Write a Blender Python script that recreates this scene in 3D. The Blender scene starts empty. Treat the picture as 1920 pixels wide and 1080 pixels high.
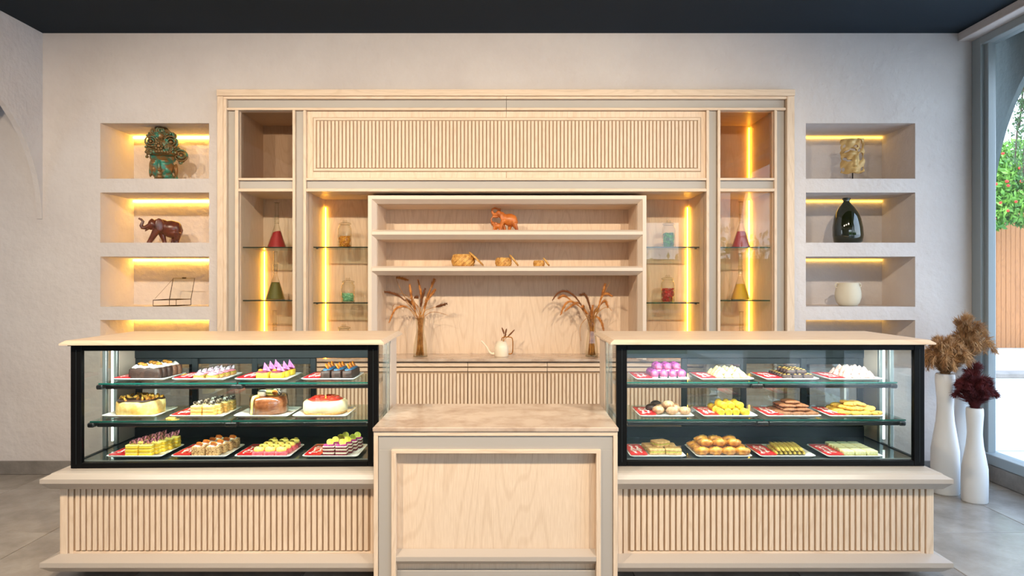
import bpy, bmesh, math, random
from mathutils import Vector, Matrix, Euler, noise as mnoise
R = math.radians
rnd = random.Random(7)
scene = bpy.context.scene
COL = scene.collection

# ------------------------------------------------------------------ camera
F_PX, VX, VY, EYE = 1280.0, 955.0, 530.0, 1.5          # focal length and vanishing point of the 1920x1080 frame
cam_d = bpy.data.cameras.new('camera'); cam = bpy.data.objects.new('camera', cam_d); COL.objects.link(cam)
cam.location = (0, 0, EYE); cam.rotation_euler = (R(90), 0, 0)
cam_d.sensor_width = 36; cam_d.lens = 36 * F_PX / 1920
cam_d.shift_x = (960 - VX) / 1920; cam_d.shift_y = (VY - 540) / 1920
cam_d.clip_end = 200
scene.camera = cam
# ------------------------------------------------------------------ sky, sun, exposure
world = bpy.data.worlds.new('sky'); scene.world = world; world.use_nodes = True
wt = world.node_tree; bg = wt.nodes['Background']
tc = wt.nodes.new('ShaderNodeTexCoord'); sx = wt.nodes.new('ShaderNodeSeparateXYZ'); rp = wt.nodes.new('ShaderNodeValToRGB')
wt.links.new(tc.outputs['Generated'], sx.inputs[0]); wt.links.new(sx.outputs['Z'], rp.inputs[0]); wt.links.new(rp.outputs[0], bg.inputs[0])
rp.color_ramp.elements[0].color = (0.76, 0.88, 1.0, 1); rp.color_ramp.elements[1].color = (0.34, 0.58, 1.0, 1)
rp.color_ramp.elements[0].position = 0.05
bg.inputs[1].default_value = 5.0
sd = bpy.data.lights.new('sun', 'SUN'); sd.energy = 4.5; sd.angle = R(0.6); sd.color = (1, 0.95, 0.87)
sun = bpy.data.objects.new('sun', sd); COL.objects.link(sun); sun.location = (0, -6, 12)
sun.rotation_euler = Vector((0.16, 0.38, -0.91)).to_track_quat('-Z', 'Y').to_euler()
vs = scene.view_settings
vs.view_transform = 'Standard'; vs.look = 'None'; vs.gamma = 1.0; vs.use_curve_mapping = False
vs.exposure = -0.06
cy = scene.cycles
cy.max_bounces = 10; cy.diffuse_bounces = 4; cy.glossy_bounces = 5; cy.transmission_bounces = 6
cy.transparent_max_bounces = 40; cy.caustics_reflective = False; cy.caustics_refractive = False
cy.sample_clamp_indirect = 6.0; cy.use_denoising = True
# ceiling spotlights of the shop: a row fixed to the ceiling ahead of the counter
def spot(x, y, z, tgt, power, col, ang, blend=0.6, rad=0.035):
    d = bpy.data.lights.new('ceiling_spot', 'SPOT'); d.energy = power; d.color = col
    d.spot_size = R(ang); d.spot_blend = blend; d.shadow_soft_size = rad
    o = bpy.data.objects.new('ceiling_spot', d); COL.objects.link(o); o.location = (x, y, z)
    o.rotation_euler = (Vector(tgt) - Vector((x, y, z))).to_track_quat('-Z', 'Y').to_euler()
    return o
WARM = (1.0, 0.82, 0.61)
for x, y, tx, pw, an in ((-1.75, 1.15, -1.2, 400, 104), (1.75, 1.15, 0.75, 400, 84), (0.0, 1.0, 0.0, 280, 100)):
    spot(x, y, 3.42, (tx, 5.0, 0.9), pw, WARM, an, 0.9)
spot(-2.9, 1.3, 3.42, (-3.2, 4.6, 0.6), 250, WARM, 95)
# daylight openings (portals only guide the sky light through the window and the added openings)
def portal(loc, rot, sx_, sy_):
    d = bpy.data.lights.new('daylight_portal', 'AREA'); d.shape = 'RECTANGLE'; d.size = sx_; d.size_y = sy_
    d.cycles.is_portal = True
    o = bpy.data.objects.new('daylight_portal', d); COL.objects.link(o); o.location = loc; o.rotation_euler = rot
portal((3.72, 1.6, 1.75), (0, R(90), 0), 3.1, 7.2)
portal((2.0, -2.55, 1.4), (R(90), 0, 0), 2.8, 2.6)
portal((-6.55, 2.0, 1.9), (0, R(-90), 0), 1.4, 2.0)

# ------------------------------------------------------------------ helpers
def U(px, Y): return (px - VX) / F_PX * Y          # photo column -> x in metres on the plane at depth Y
def V(py, Y): return EYE - (py - VY) / F_PX * Y    # photo row -> height on that plane
def S(r, g, b):
    f = lambda c: (c / 255 / 12.92) if c / 255 <= 0.04045 else ((c / 255 + 0.055) / 1.055) ** 2.4
    return (f(r), f(g), f(b))

class MB:
    def __init__(s): s.v = []; s.f = []
    def add(s, vs_, fs_):
        b = len(s.v); s.v += [tuple(p) for p in vs_]; s.f += [tuple(i + b for i in q) for q in fs_]; return s
    def box(s, x0, x1, y0, y1, z0, z1):
        if x0 > x1: x0, x1 = x1, x0
        if y0 > y1: y0, y1 = y1, y0
        if z0 > z1: z0, z1 = z1, z0
        return s.add([(x0,y0,z0),(x1,y0,z0),(x1,y1,z0),(x0,y1,z0),(x0,y0,z1),(x1,y0,z1),(x1,y1,z1),(x0,y1,z1)],
                     [(0,3,2,1),(4,5,6,7),(0,1,5,4),(1,2,6,5),(2,3,7,6),(3,0,4,7)])
    def cbox(s, x0, x1, y0, y1, z0, z1, c):
        """box with chamfered edges"""
        if x0 > x1: x0, x1 = x1, x0
        if y0 > y1: y0, y1 = y1, y0
        if z0 > z1: z0, z1 = z1, z0
        vs_ = []; ix = {}
        for a, (xx, xi) in enumerate(((x0, 1), (x1, -1))):
            for b, (yy, yi) in enumerate(((y0, 1), (y1, -1))):
                for d, (zz, zi) in enumerate(((z0, 1), (z1, -1))):
                    for k in range(3):
                        p = [xx + xi * c, yy + yi * c, zz + zi * c]; p[k] = (xx, yy, zz)[k]
                        ix[a, b, d, k] = len(vs_); vs_.append(p)
        fs_ = []
        for k in range(3):
            o1, o2 = [q for q in range(3) if q != k]
            for e in (0, 1):
                q = []
                for u, w in ((0, 0), (1, 0), (1, 1), (0, 1)):
                    i = [0, 0, 0]; i[k] = e; i[o1] = u; i[o2] = w; q.append(ix[i[0], i[1], i[2], k])
                fs_.append(q)
            for u in (0, 1):
                for w in (0, 1):
                    q = []
                    for e, kk in ((0, o1), (1, o1), (1, o2), (0, o2)):
                        i = [0, 0, 0]; i[k] = e; i[o1] = u; i[o2] = w; q.append(ix[i[0], i[1], i[2], kk])
                    fs_.append(q)
        for a in (0, 1):
            for b in (0, 1):
                for d in (0, 1): fs_.append([ix[a, b, d, k] for k in range(3)])
        return s.add(vs_, fs_)
    def extr(s, poly, axis, a, b):
        """extrude a 2D polygon along an axis: x -> poly is (y,z); y -> (x,z); z -> (x,y)"""
        def P(p, t): return {'x': (t, p[0], p[1]), 'y': (p[0], t, p[1]), 'z': (p[0], p[1], t)}[axis]
        n = len(poly); vs_ = [P(p, a) for p in poly] + [P(p, b) for p in poly]
        fs_ = [tuple(range(n))[::-1], tuple(range(n, 2 * n))] + [(i, (i + 1) % n, n + (i + 1) % n, n + i) for i in range(n)]
        return s.add(vs_, fs_)
    def strips(s, loops, closed=True, cap0=False, cap1=False):
        n = len(loops[0]); vs_ = [p for L in loops for p in L]; fs_ = []
        for k in range(len(loops) - 1):
            for i in range(n if closed else n - 1):
                j = (i + 1) % n; fs_.append((k*n+i, k*n+j, (k+1)*n+j, (k+1)*n+i))
        if cap0: fs_.append(tuple(range(n))[::-1])
        if cap1: fs_.append(tuple(range((len(loops)-1)*n, len(loops)*n)))
        return s.add(vs_, fs_)
    def lathe(s, prof, c=(0,0,0), n=24, sx=1, sy=1, fn=None):
        loops = []
        for r, z in prof:
            L = []
            for i in range(n):
                a = 2*math.pi*i/n; rr = r * (fn(a, z) if fn else 1)
                L.append((c[0]+rr*sx*math.cos(a), c[1]+rr*sy*math.sin(a), c[2]+z))
            loops.append(L)
        return s.strips(loops, True, prof[0][0] > 1e-6, prof[-1][0] > 1e-6)
    def tube(s, pts, r, n=8, flat=1.0):
        pts = [Vector(p) for p in pts]; m = len(pts); rr = r if isinstance(r, (list, tuple)) else [r] * m
        loops = []; up = None
        for i, p in enumerate(pts):
            t = (pts[min(i+1, m-1)] - pts[max(i-1, 0)]).normalized()
            if up is None:
                up = Vector((0, 0, 1)) if abs(t.z) < 0.9 else Vector((0, 1, 0))
            u = t.cross(up)
            if u.length < 1e-6: u = t.orthogonal()
            u.normalize(); w = u.cross(t).normalized(); up = w
            loops.append([p + rr[i] * (math.cos(2*math.pi*k/n) * u + flat * math.sin(2*math.pi*k/n) * w) for k in range(n)])
        return s.strips(loops, True, True, True)
    def ell(s, c, r, nu=14, nv=9, e=1.0, M=None, jit=0, fr=8, seed=0):
        sg = lambda x, p: math.copysign(abs(x) ** p, x)
        base = len(s.v); vs_ = []
        for j in range(nv + 1):
            ph = -math.pi/2 + math.pi*j/nv
            for i in range(nu):
                th = 2*math.pi*i/nu
                p = Vector((r[0]*sg(math.cos(ph), e)*sg(math.cos(th), e), r[1]*sg(math.cos(ph), e)*sg(math.sin(th), e), r[2]*sg(math.sin(ph), e)))
                if jit and 0 < j < nv:
                    q = p * fr + Vector((seed * 3.1, seed * 1.7, seed)); p = p * (1 + jit * mnoise.noise(q))
                if M: p = M @ p
                vs_.append(p + Vector(c))
        fs_ = [(j*nu+i, j*nu+(i+1) % nu, (j+1)*nu+(i+1) % nu, (j+1)*nu+i) for j in range(nv) for i in range(nu)]
        return s.add(vs_, fs_)
    def shift(s, d): s.v = [(p[0]+d[0], p[1]+d[1], p[2]+d[2]) for p in s.v]; return s
    def mirror_x(s): s.v = [(-p[0], p[1], p[2]) for p in s.v]; s.f = [q[::-1] for q in s.f]; return s
    def mesh(s, name, smooth=False):
        me = bpy.data.meshes.new(name); me.from_pydata(s.v, [], s.f); me.validate()
        bm = bmesh.new(); bm.from_mesh(me); bmesh.ops.remove_doubles(bm, verts=bm.verts, dist=1e-6)
        bmesh.ops.recalc_face_normals(bm, faces=bm.faces); bm.to_mesh(me); bm.free()
        if smooth: me.shade_smooth()
        return me

def link(name, me, mat, parent=None, loc=(0,0,0), rot=(0,0,0)):
    if mat and not me.materials: me.materials.append(mat)
    o = bpy.data.objects.new(name, me); COL.objects.link(o); o.location = loc; o.rotation_euler = rot
    if parent: o.parent = parent
    return o
def part(name, mb, mat, parent, smooth=False, world=False, label=None, bev=0, kind=None):
    """one mesh = one part; world=True: the builder holds world coordinates"""
    if world and parent is not None:
        L = parent.location if parent.parent is None else parent.parent.location
        mb.shift((-L.x, -L.y, -L.z))
    o = link(name, mb.mesh(name, smooth), mat, parent)
    if label: o['label'] = label
    if kind: o['kind'] = kind
    if bev:
        m = o.modifiers.new('bevel', 'BEVEL'); m.width = bev; m.segments = 2; m.limit_method = 'ANGLE'; m.angle_limit = R(40)
    return o
def tag(o, label, cat, group=None, kind=None):
    o['label'] = label
    if cat: o['category'] = cat
    if group: o['group'] = group
    if kind: o['kind'] = kind
    return o
def thing(name, label, cat, loc=(0,0,0), rz=0, group=None):
    o = bpy.data.objects.new(name, None); COL.objects.link(o); o.location = loc; o.rotation_euler = (0, 0, rz)
    o.empty_display_size = 0.05
    return tag(o, label, cat, group)
def solo(name, mb, mat, label, cat, loc=(0,0,0), rot=(0,0,0), smooth=False, group=None, kind=None):
    o = link(name, mb.mesh(name, smooth), mat, None, loc, rot); return tag(o, label, cat, group, kind)
def struct(name, mb, mat, smooth=False, bev=0, parent=None, label=None, cat=None):
    o = part(name, mb, mat, parent, smooth, False, None, bev)
    if parent is None:
        o['kind'] = 'structure'
        if label: o['label'] = label
        if cat: o['category'] = cat
    return o
def remeshed(mb, voxel, it=4):
    me = mb.mesh('tmp'); o = bpy.data.objects.new('tmp', me); COL.objects.link(o)
    m = o.modifiers.new('r', 'REMESH'); m.mode = 'VOXEL'; m.voxel_size = voxel
    if it:
        q = o.modifiers.new('s', 'SMOOTH'); q.factor = 0.5; q.iterations = it
    dg = bpy.context.evaluated_depsgraph_get(); dg.update()
    out = bpy.data.meshes.new_from_object(o.evaluated_get(dg)); out.shade_smooth()
    bpy.data.objects.remove(o); bpy.data.meshes.remove(me); return out
def copy_tree(o, loc, rz=0.0, label=None, group=None):
    c = o.copy(); COL.objects.link(c); c.location = loc; c.rotation_euler = (0, 0, rz)
    if label: c['label'] = label
    if group: c['group'] = group
    for ch in o.children:
        d = ch.copy(); COL.objects.link(d); d.parent = c
        for g in ch.children:
            e = g.copy(); COL.objects.link(e); e.parent = d
    return c

# ------------------------------------------------------------------ materials
def nodes(name):
    m = bpy.data.materials.new(name); m.use_nodes = True; t = m.node_tree
    return m, t, t.nodes['Principled BSDF']
def pm(name, col, rough=0.5, metal=0.0, var=None, bump=None, spec=0.5, coat=0.0, emit=None, sss=0):
    """principled; var = (scale, colour2, lo, hi); bump = (scale, strength)"""
    m, t, b = nodes(name); N = t.nodes.new; L = t.links.new
    b.inputs['Base Color'].default_value = (*col, 1); b.inputs['Roughness'].default_value = rough
    b.inputs['Metallic'].default_value = metal; b.inputs['Specular IOR Level'].default_value = spec
    b.inputs['Coat Weight'].default_value = coat
    if sss: b.inputs['Subsurface Weight'].default_value = sss; b.inputs['Subsurface Radius'].default_value = (0.01, 0.006, 0.004)
    if emit: b.inputs['Emission Color'].default_value = (*emit[0], 1); b.inputs['Emission Strength'].default_value = emit[1]
    if var or bump:
        c = N('ShaderNodeTexCoord')
    if var:
        n = N('ShaderNodeTexNoise'); n.inputs['Scale'].default_value = var[0]; n.inputs['Detail'].default_value = 6; n.inputs['Roughness'].default_value = 0.62
        L(c.outputs['Object'], n.inputs['Vector'])
        r = N('ShaderNodeValToRGB'); r.color_ramp.elements[0].position = var[2]; r.color_ramp.elements[1].position = var[3]
        r.color_ramp.elements[0].color = (*col, 1); r.color_ramp.elements[1].color = (*var[1], 1)
        L(n.outputs['Fac'], r.inputs[0]); L(r.outputs[0], b.inputs['Base Color'])
    if bump:
        n2 = N('ShaderNodeTexNoise'); n2.inputs['Scale'].default_value = bump[0]; n2.inputs['Detail'].default_value = 5
        L(c.outputs['Object'], n2.inputs['Vector'])
        k = N('ShaderNodeBump'); k.inputs['Strength'].default_value = bump[1]; k.inputs['Distance'].default_value = 0.02 if len(bump) < 3 else bump[2]
        L(n2.outputs['Fac'], k.inputs['Height']); L(k.outputs[0], b.inputs['Normal'])
    return m
def wood(name, light, dark, axis='z', rough=0.42):
    m, t, b = nodes(name); N = t.nodes.new; L = t.links.new
    c = N('ShaderNodeTexCoord'); oi = N('ShaderNodeObjectInfo'); ad = N('ShaderNodeVectorMath'); ad.operation = 'ADD'
    sc = N('ShaderNodeVectorMath'); sc.operation = 'SCALE'; sc.inputs[0].default_value = (7.3, 3.1, 5.7); L(oi.outputs['Random'], sc.inputs['Scale'])
    L(c.outputs['Object'], ad.inputs[0]); L(sc.outputs[0], ad.inputs[1])
    mp = N('ShaderNodeMapping'); L(ad.outputs[0], mp.inputs[0])
    st = {'z': (1, 1, 0.06), 'x': (0.06, 1, 1), 'y': (1, 0.06, 1)}[axis]; mp.inputs['Scale'].default_value = st
    n1 = N('ShaderNodeTexNoise'); n1.inputs['Scale'].default_value = 190; n1.inputs['Detail'].default_value = 4; L(mp.outputs[0], n1.inputs[0])
    mp2 = N('ShaderNodeMapping'); L(ad.outputs[0], mp2.inputs[0]); mp2.inputs['Scale'].default_value = tuple(0.16 if q < 0.5 else 1 for q in st)
    n2 = N('ShaderNodeTexNoise'); n2.inputs['Scale'].default_value = 3.6; n2.inputs['Detail'].default_value = 1.2; L(mp2.outputs[0], n2.inputs[0])
    mu = N('ShaderNodeMath'); mu.operation = 'MULTIPLY'; mu.inputs[1].default_value = 110; L(n2.outputs['Fac'], mu.inputs[0])
    si = N('ShaderNodeMath'); si.operation = 'SINE'; L(mu.outputs[0], si.inputs[0])
    r1 = N('ShaderNodeValToRGB'); r1.color_ramp.elements[0].position = 0.35; r1.color_ramp.elements[1].position = 0.75; L(n1.outputs['Fac'], r1.inputs[0])
    r2 = N('ShaderNodeValToRGB'); r2.color_ramp.elements[0].position = 0.55; r2.color_ramp.elements[1].position = 1.0
    L(si.outputs[0], r2.inputs[0])
    m1 = N('ShaderNodeMath'); m1.operation = 'MULTIPLY'; m1.inputs[1].default_value = 0.42; L(r1.outputs[0], m1.inputs[0])
    m2 = N('ShaderNodeMath'); m2.operation = 'MULTIPLY_ADD'; m2.inputs[1].default_value = 0.22; L(r2.outputs[0], m2.inputs[0]); L(m1.outputs[0], m2.inputs[2])
    mx = N('ShaderNodeMix'); mx.data_type = 'RGBA'; mx.inputs['A'].default_value = (*light, 1); mx.inputs['B'].default_value = (*dark, 1)
    L(m2.outputs[0], mx.inputs['Factor']); L(mx.outputs['Result'], b.inputs['Base Color'])
    b.inputs['Roughness'].default_value = rough; b.inputs['Specular IOR Level'].default_value = 0.35
    k = N('ShaderNodeBump'); k.inputs['Strength'].default_value = 0.12; k.inputs['Distance'].default_value = 0.004; L(n1.outputs['Fac'], k.inputs['Height']); L(k.outputs[0], b.inputs['Normal'])
    return m
def glass(name, tint=(1, 1, 1), ior=1.45, gain=1.0, edge=None, rough=0.0):
    """thin clear sheet: sees straight through, mirrors by Fresnel"""
    m = bpy.data.materials.new(name); m.use_nodes = True; t = m.node_tree; t.nodes.clear(); N = t.nodes.new; L = t.links.new
    o = N('ShaderNodeOutputMaterial'); tr = N('ShaderNodeBsdfTransparent'); gl = N('ShaderNodeBsdfGlossy'); mx = N('ShaderNodeMixShader')
    fr = N('ShaderNodeFresnel'); ge = N('ShaderNodeNewGeometry'); iv = N('ShaderNodeMapRange')   # same reflectance on both faces of the sheet
    iv.inputs['To Min'].default_value = ior; iv.inputs['To Max'].default_value = 1 / ior
    L(ge.outputs['Backfacing'], iv.inputs['Value']); L(iv.outputs[0], fr.inputs['IOR'])
    mu = N('ShaderNodeMath'); mu.operation = 'MULTIPLY'; mu.inputs[1].default_value = gain; mu.use_clamp = True
    L(fr.outputs[0], mu.inputs[0]); L(mu.outputs[0], mx.inputs[0]); L(tr.outputs[0], mx.inputs[1]); L(gl.outputs[0], mx.inputs[2]); L(mx.outputs[0], o.inputs[0])
    tr.inputs[0].default_value = (*tint, 1); gl.inputs['Roughness'].default_value = rough
    if edge:
        lw = N('ShaderNodeLayerWeight'); lw.inputs['Blend'].default_value = 0.35
        cm = N('ShaderNodeMix'); cm.data_type = 'RGBA'; cm.inputs['A'].default_value = (*tint, 1); cm.inputs['B'].default_value = (*edge, 1)
        L(lw.outputs['Facing'], cm.inputs['Factor']); L(cm.outputs['Result'], tr.inputs[0])
    return m
def emis(name, col, k):
    m = bpy.data.materials.new(name); m.use_nodes = True; t = m.node_tree; t.nodes.clear()
    o = t.nodes.new('ShaderNodeOutputMaterial'); e = t.nodes.new('ShaderNodeEmission'); e.inputs[0].default_value = (*col, 1); e.inputs[1].default_value = k
    t.links.new(e.outputs[0], o.inputs[0]); return m
def two_tone(name, a, b_, scale, thr, rough=0.6, bump=0.0, metal=0.0, soft=0.03):
    m = pm(name, a, rough, metal, var=(scale, b_, thr - soft, thr + soft), bump=(scale * 2, bump) if bump else None); return m

WL, WD = S(231, 209, 185), S(199, 170, 141)
M_wood = wood('pale_oak_vertical', WL, WD, 'z'); M_woodx = wood('pale_oak_horizontal', WL, WD, 'x'); M_woody = wood('pale_oak_deep', WL, WD, 'y')
M_grey = pm('taupe_lacquer', S(176, 170, 163), 0.4, spec=0.4)
M_groove = pm('groove_laminate', S(172, 146, 118), 0.6)
M_plaster = pm('white_rough_plaster', S(214, 207, 204), 0.9, var=(2.2, S(206, 198, 195), 0.35, 0.7), bump=(19, 0.6, 0.014), spec=0.2)
M_ceil = pm('navy_ceiling_paint', S(34, 44, 53), 0.85, spec=0.2)
M_black = pm('black_powder_coat', S(10, 10, 11), 0.5, spec=0.15)
M_steel = pm('dark_steel_frame', S(42, 50, 53), 0.45, metal=0.2, spec=0.3)
M_alu = pm('brushed_aluminium', S(182, 186, 182), 0.35, metal=0.7)
M_lam = pm('beige_laminate', S(226, 208, 190), 0.4)
M_ledge = pm('taupe_ledge_lacquer', S(186, 175, 164), 0.32)
M_shelfedge = pm('shelf_rail_black', S(20, 20, 20), 0.4)
M_glass = glass('clear_glass', (0.96, 0.985, 0.975))
M_doorglass = glass('rear_door_glass', (0.62, 0.66, 0.66), 1.9, 1.5)
M_cover = glass('lamp_cover_glass', (0.86, 0.90, 0.88), 1.45)
M_cabglass = glass('cabinet_door_glass', (0.97, 0.98, 0.97), 1.45)
M_shelfglass = glass('green_shelf_glass', (0.86, 0.95, 0.92), 1.45)
M_gedge = pm('green_glass_edge', S(20, 92, 82), 0.15)
M_tint = glass('smoky_door_glass', (0.80, 0.77, 0.74), 1.45)
M_dedge = pm('dark_glass_edge', S(38, 48, 36), 0.15)
M_winglass = glass('window_glass', (0.97, 0.985, 0.985), 1.4)
M_jar = glass('jar_glass', (0.98, 0.98, 0.96), 1.45, 1.3, edge=(0.72, 0.68, 0.55))
M_led = emis('amber_led', (1.0, 0.52, 0.07), 40)
M_ledr = emis('amber_led_dim', (1.0, 0.56, 0.08), 5)
M_ledv = emis('amber_led_vertical', (1.0, 0.46, 0.035), 42)
M_ledw = emis('cool_led_tube', (0.9, 1.0, 0.93), 4)
M_white = pm('glazed_white_ceramic', S(236, 238, 234), 0.18, coat=0.3)
M_card = pm('red_card', S(222, 22, 30), 0.35)
M_ink = pm('white_print', S(250, 244, 240), 0.5)
M_granite = pm('beige_veined_stone', S(206, 186, 168), 0.14, var=(7, S(158, 130, 110), 0.42, 0.74), spec=0.6)
M_stone = pm('grey_base_stone', S(138, 131, 124), 0.7, var=(6, S(112, 106, 100), 0.35, 0.7), bump=(40, 0.2))
M_tile = pm('concrete_tile', S(176, 169, 160), 0.24, var=(3.2, S(132, 122, 112), 0.35, 0.75), bump=(55, 0.06), spec=0.5)
M_joint = pm('floor_joint', S(96, 88, 80), 0.9)
M_frame = pm('grey_window_frame', S(150, 158, 160), 0.4)
M_facade = pm('grey_facade_plaster', S(104, 115, 115), 0.9, bump=(18, 0.4))
# ------------------------------------------------------------------ room shell
YW = 5.35; NB = 5.83; CEIL = 3.455; XL = -3.657; XR = 3.65
FB = 5.31                                           # front plane of the built-in cabinet
nx = ((U(188, YW), U(392, YW)), (U(1511, YW), U(1716, YW)))
nz = ((V(335, YW), V(231, YW)), (V(455, YW), V(361, YW)), (V(575, YW), V(481, YW)), (0.83, V(600, YW)))
cabx = (U(411, YW), U(1486, YW)); cabz = V(171, YW)
def wall_back():
    holes = [(a, b, c, d) for a, b in nx for c, d in nz] + [(cabx[0], cabx[1], 0.0, cabz)]
    xs = sorted({-6.6, XR + 0.05} | {h[0] for h in holes} | {h[1] for h in holes}); zs = sorted({0.0, CEIL} | {h[2] for h in holes} | {h[3] for h in holes})
    m = MB()
    for i in range(len(xs) - 1):
        for j in range(len(zs) - 1):
            cx, cz = (xs[i] + xs[i+1]) / 2, (zs[j] + zs[j+1]) / 2
            if any(h[0] < cx < h[1] and h[2] < cz < h[3] for h in holes): continue
            m.add([(xs[i],YW,zs[j]),(xs[i+1],YW,zs[j]),(xs[i+1],YW,zs[j+1]),(xs[i],YW,zs[j+1])], [(0,1,2,3)])
    for k, (a, b, c, d) in enumerate(holes):
        yb = NB if k < 8 else 5.9
        q = [(a,YW,c),(b,YW,c),(b,YW,d),(a,YW,d),(a,yb,c),(b,yb,c),(b,yb,d),(a,yb,d)]
        m.add(q, [(0,1,5,4),(1,2,6,5),(2,3,7,6),(3,0,4,7),(4,5,6,7)])
    o = struct('wall_back', m, M_plaster)
    bm = bmesh.new(); bm.from_mesh(o.data)
    for f in bm.faces:                                # faces look into the room
        c = f.calc_center_median()
        if abs(c.y - YW) < 1e-4 and f.normal.y > 0: f.normal_flip()
    bm.to_mesh(o.data); bm.free()
wall_back()
struct('ceiling', MB().box(-6.6, 4.3, -2.8, 5.9, CEIL, CEIL + 0.25), M_ceil)
struct('baseboard_back', MB().cbox(-6.6, U(411, YW) , YW - 0.015, YW, 0, 0.105, 0.003), M_stone)
struct('baseboard_right', MB().cbox(U(1487, YW), XR, YW - 0.015, YW, 0, 0.105, 0.003), M_stone)
# floor: base slab with separate tiles where the tiles can be told apart
fl = struct('floor', MB().box(-6.6, 4.3, -2.8, 5.9, -0.12, -0.004), M_joint)
T = 0.85
tile_me = MB().cbox(-T/2+0.002, T/2-0.002, -T/2+0.002, T/2-0.002, -0.02, 0.0, 0.0015).mesh('tile')
tx0 = -2.76 - T * 4 + T / 2; ty0 = 4.95 - T / 2
for i in range(12):
    for j in range(-1, 10):
        x, y = tx0 + i * T, ty0 - j * T
        if x < 4.0 and y < 5.4: link('tile', tile_me, M_tile, fl, (x, y, 0))
# left: arcade wall with an open arch, thin at the springing
def arch_poly(yc, r, zs, y0, y1, ztop, n=28, zlow=None):
    """outline in (y,z) of a wall strip over an arch (spandrels), legs down to the floor outside the arch"""
    p = [(y1, ztop), (y1, zlow if zlow is not None else zs)]
    p += [(yc + r * math.cos(math.pi * k / n), zs + r * math.sin(math.pi * k / n)) for k in range(n + 1)]
    p += [(y0, zlow if zlow is not None else zs), (y0, ztop)]
    return p
lw = MB(); AR = 1.0
for k in range(4):  # arches out of view are repeated to let the spotlights through
    yc = YW - 0.01 - AR - k * (2 * AR + 0.12)
    lw.extr(arch_poly(yc, AR, 2.0, yc - AR - 0.06, YW if k == 0 else yc + AR + 0.06, CEIL), 'x', XL - 0.04, XL)
    lw.box(XL - 0.04, XL, yc - AR - 0.12, yc - AR, 0, 2.0)
struct('wall_left', lw, M_plaster)
struct('wall_far_left', MB().box(-6.7, -6.6, -2.8, 1.0, 0, CEIL).box(-6.7, -6.6, 3.0, 5.9, 0, CEIL).box(-6.7, -6.6, 1.0, 3.0, 2.6, CEIL).box(-6.7, -6.6, 1.0, 3.0, 0, 1.2), M_plaster)  # opening added in this unseen wall for sky fill from the left
# behind the camera: unseen wall, its wide opening added to let in sky fill
wf = MB(); wf.box(-6.6, 0.6, -2.8, -2.6, 0, CEIL); wf.box(3.4, 4.0, -2.8, -2.6, 0, CEIL); wf.box(0.6, 3.4, -2.8, -2.6, 2.7, CEIL)
struct('wall_front', wf, M_plaster)
# right: glazed wall with stone kerb, grey frame, soffit trim and an outer arcade
kb = struct('baseboard_window', MB().cbox(XR - 0.02, XR + 0.14, -2.6, YW - 0.002, 0, 0.13, 0.003), M_stone)
for k, y in enumerate((5.0, 4.4)):
    link('stone_slab', MB().cbox(-0.006, 0.0, -0.297, 0.297, 0.004, 0.122, 0.002).mesh('stone_slab'), M_stone, kb, (XR - 0.02, y - 0.0, 0))
wn = thing('window_1', 'floor-to-ceiling glazing in a grey metal frame on the right wall', 'window', (XR, 5.2, 0.13)); wn['kind'] = 'structure'
f = MB(); f.cbox(XR - 0.03, XR + 0.09, 5.245, YW - 0.002, 0.13, 3.39, 0.004); part('frame_post', f, M_frame, wn, world=True)
f = MB(); f.cbox(XR + 0.0, XR + 0.06, 5.205, 5.25, 0.13, 3.36, 0.004); part('glazing_bead', f, M_frame, wn, world=True)
f = MB(); f.cbox(XR - 0.03, XR + 0.09, -2.6, 5.25, 3.33, 3.39, 0.004); part('frame_head', f, M_frame, wn, world=True)
f = MB(); f.cbox(XR - 0.03, XR + 0.09, -2.6, 5.25, 0.13, 0.205, 0.004); part('frame_sill', f, M_frame, wn, world=True)
for y in (3.3, 1.4, -0.5):
    f = MB(); f.cbox(XR - 0.02, XR + 0.08, y - 0.03, y + 0.03, 0.205, 3.33, 0.004); part('mullion', f, M_frame, wn, world=True)
for y0, y1 in ((3.33, 5.21), (1.43, 3.27), (-0.47, 1.37), (-2.6, -0.53)):
    f = MB(); f.box(XR + 0.03, XR + 0.038, y0, y1, 0.205, 3.33); part('pane', f, M_winglass, wn, world=True)
struct('trim_1', MB().cbox(U(1796, YW), XR + 0.1, -2.6, YW - 0.001, 3.39, CEIL, 0.004), M_plaster)
aw = MB(); aw.extr(arch_poly(4.02, 1.47, 2.08, 2.3, 5.9, 3.9), 'x', 3.86, 3.90)
aw.box(3.86, 3.90, 5.49, 5.9, -0.1, 2.08); aw.box(3.86, 3.90, 2.3, 2.55, -0.1, 2.08)
aw.extr(arch_poly(0.57, 1.47, 2.08, -1.2, 2.3, 3.9), 'x', 3.86, 3.90); aw.box(3.86, 3.90, -1.2, -0.9, -0.1, 2.08); aw.box(3.86, 3.90, 2.04, 2.3, -0.1, 2.08)
struct('wall_right', aw, M_facade)

# ------------------------------------------------------------------ niche LED strips
for side, (a, b) in enumerate(nx):
    for k, (c, d) in enumerate(nz):
        m = MB(); m.box(a + 0.004, b - 0.004, NB - 0.016, NB - 0.002, d - 0.020, d - 0.006)
        o = ('top', 'second', 'third', 'lowest')[k]
        solo('led_strip', m, (M_led, M_ledr)[side], 'amber light strip at the back of the %s wall niche on the %s' % (o, ('left', 'right')[side]), 'light strip', (0, 0, 0))

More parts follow.
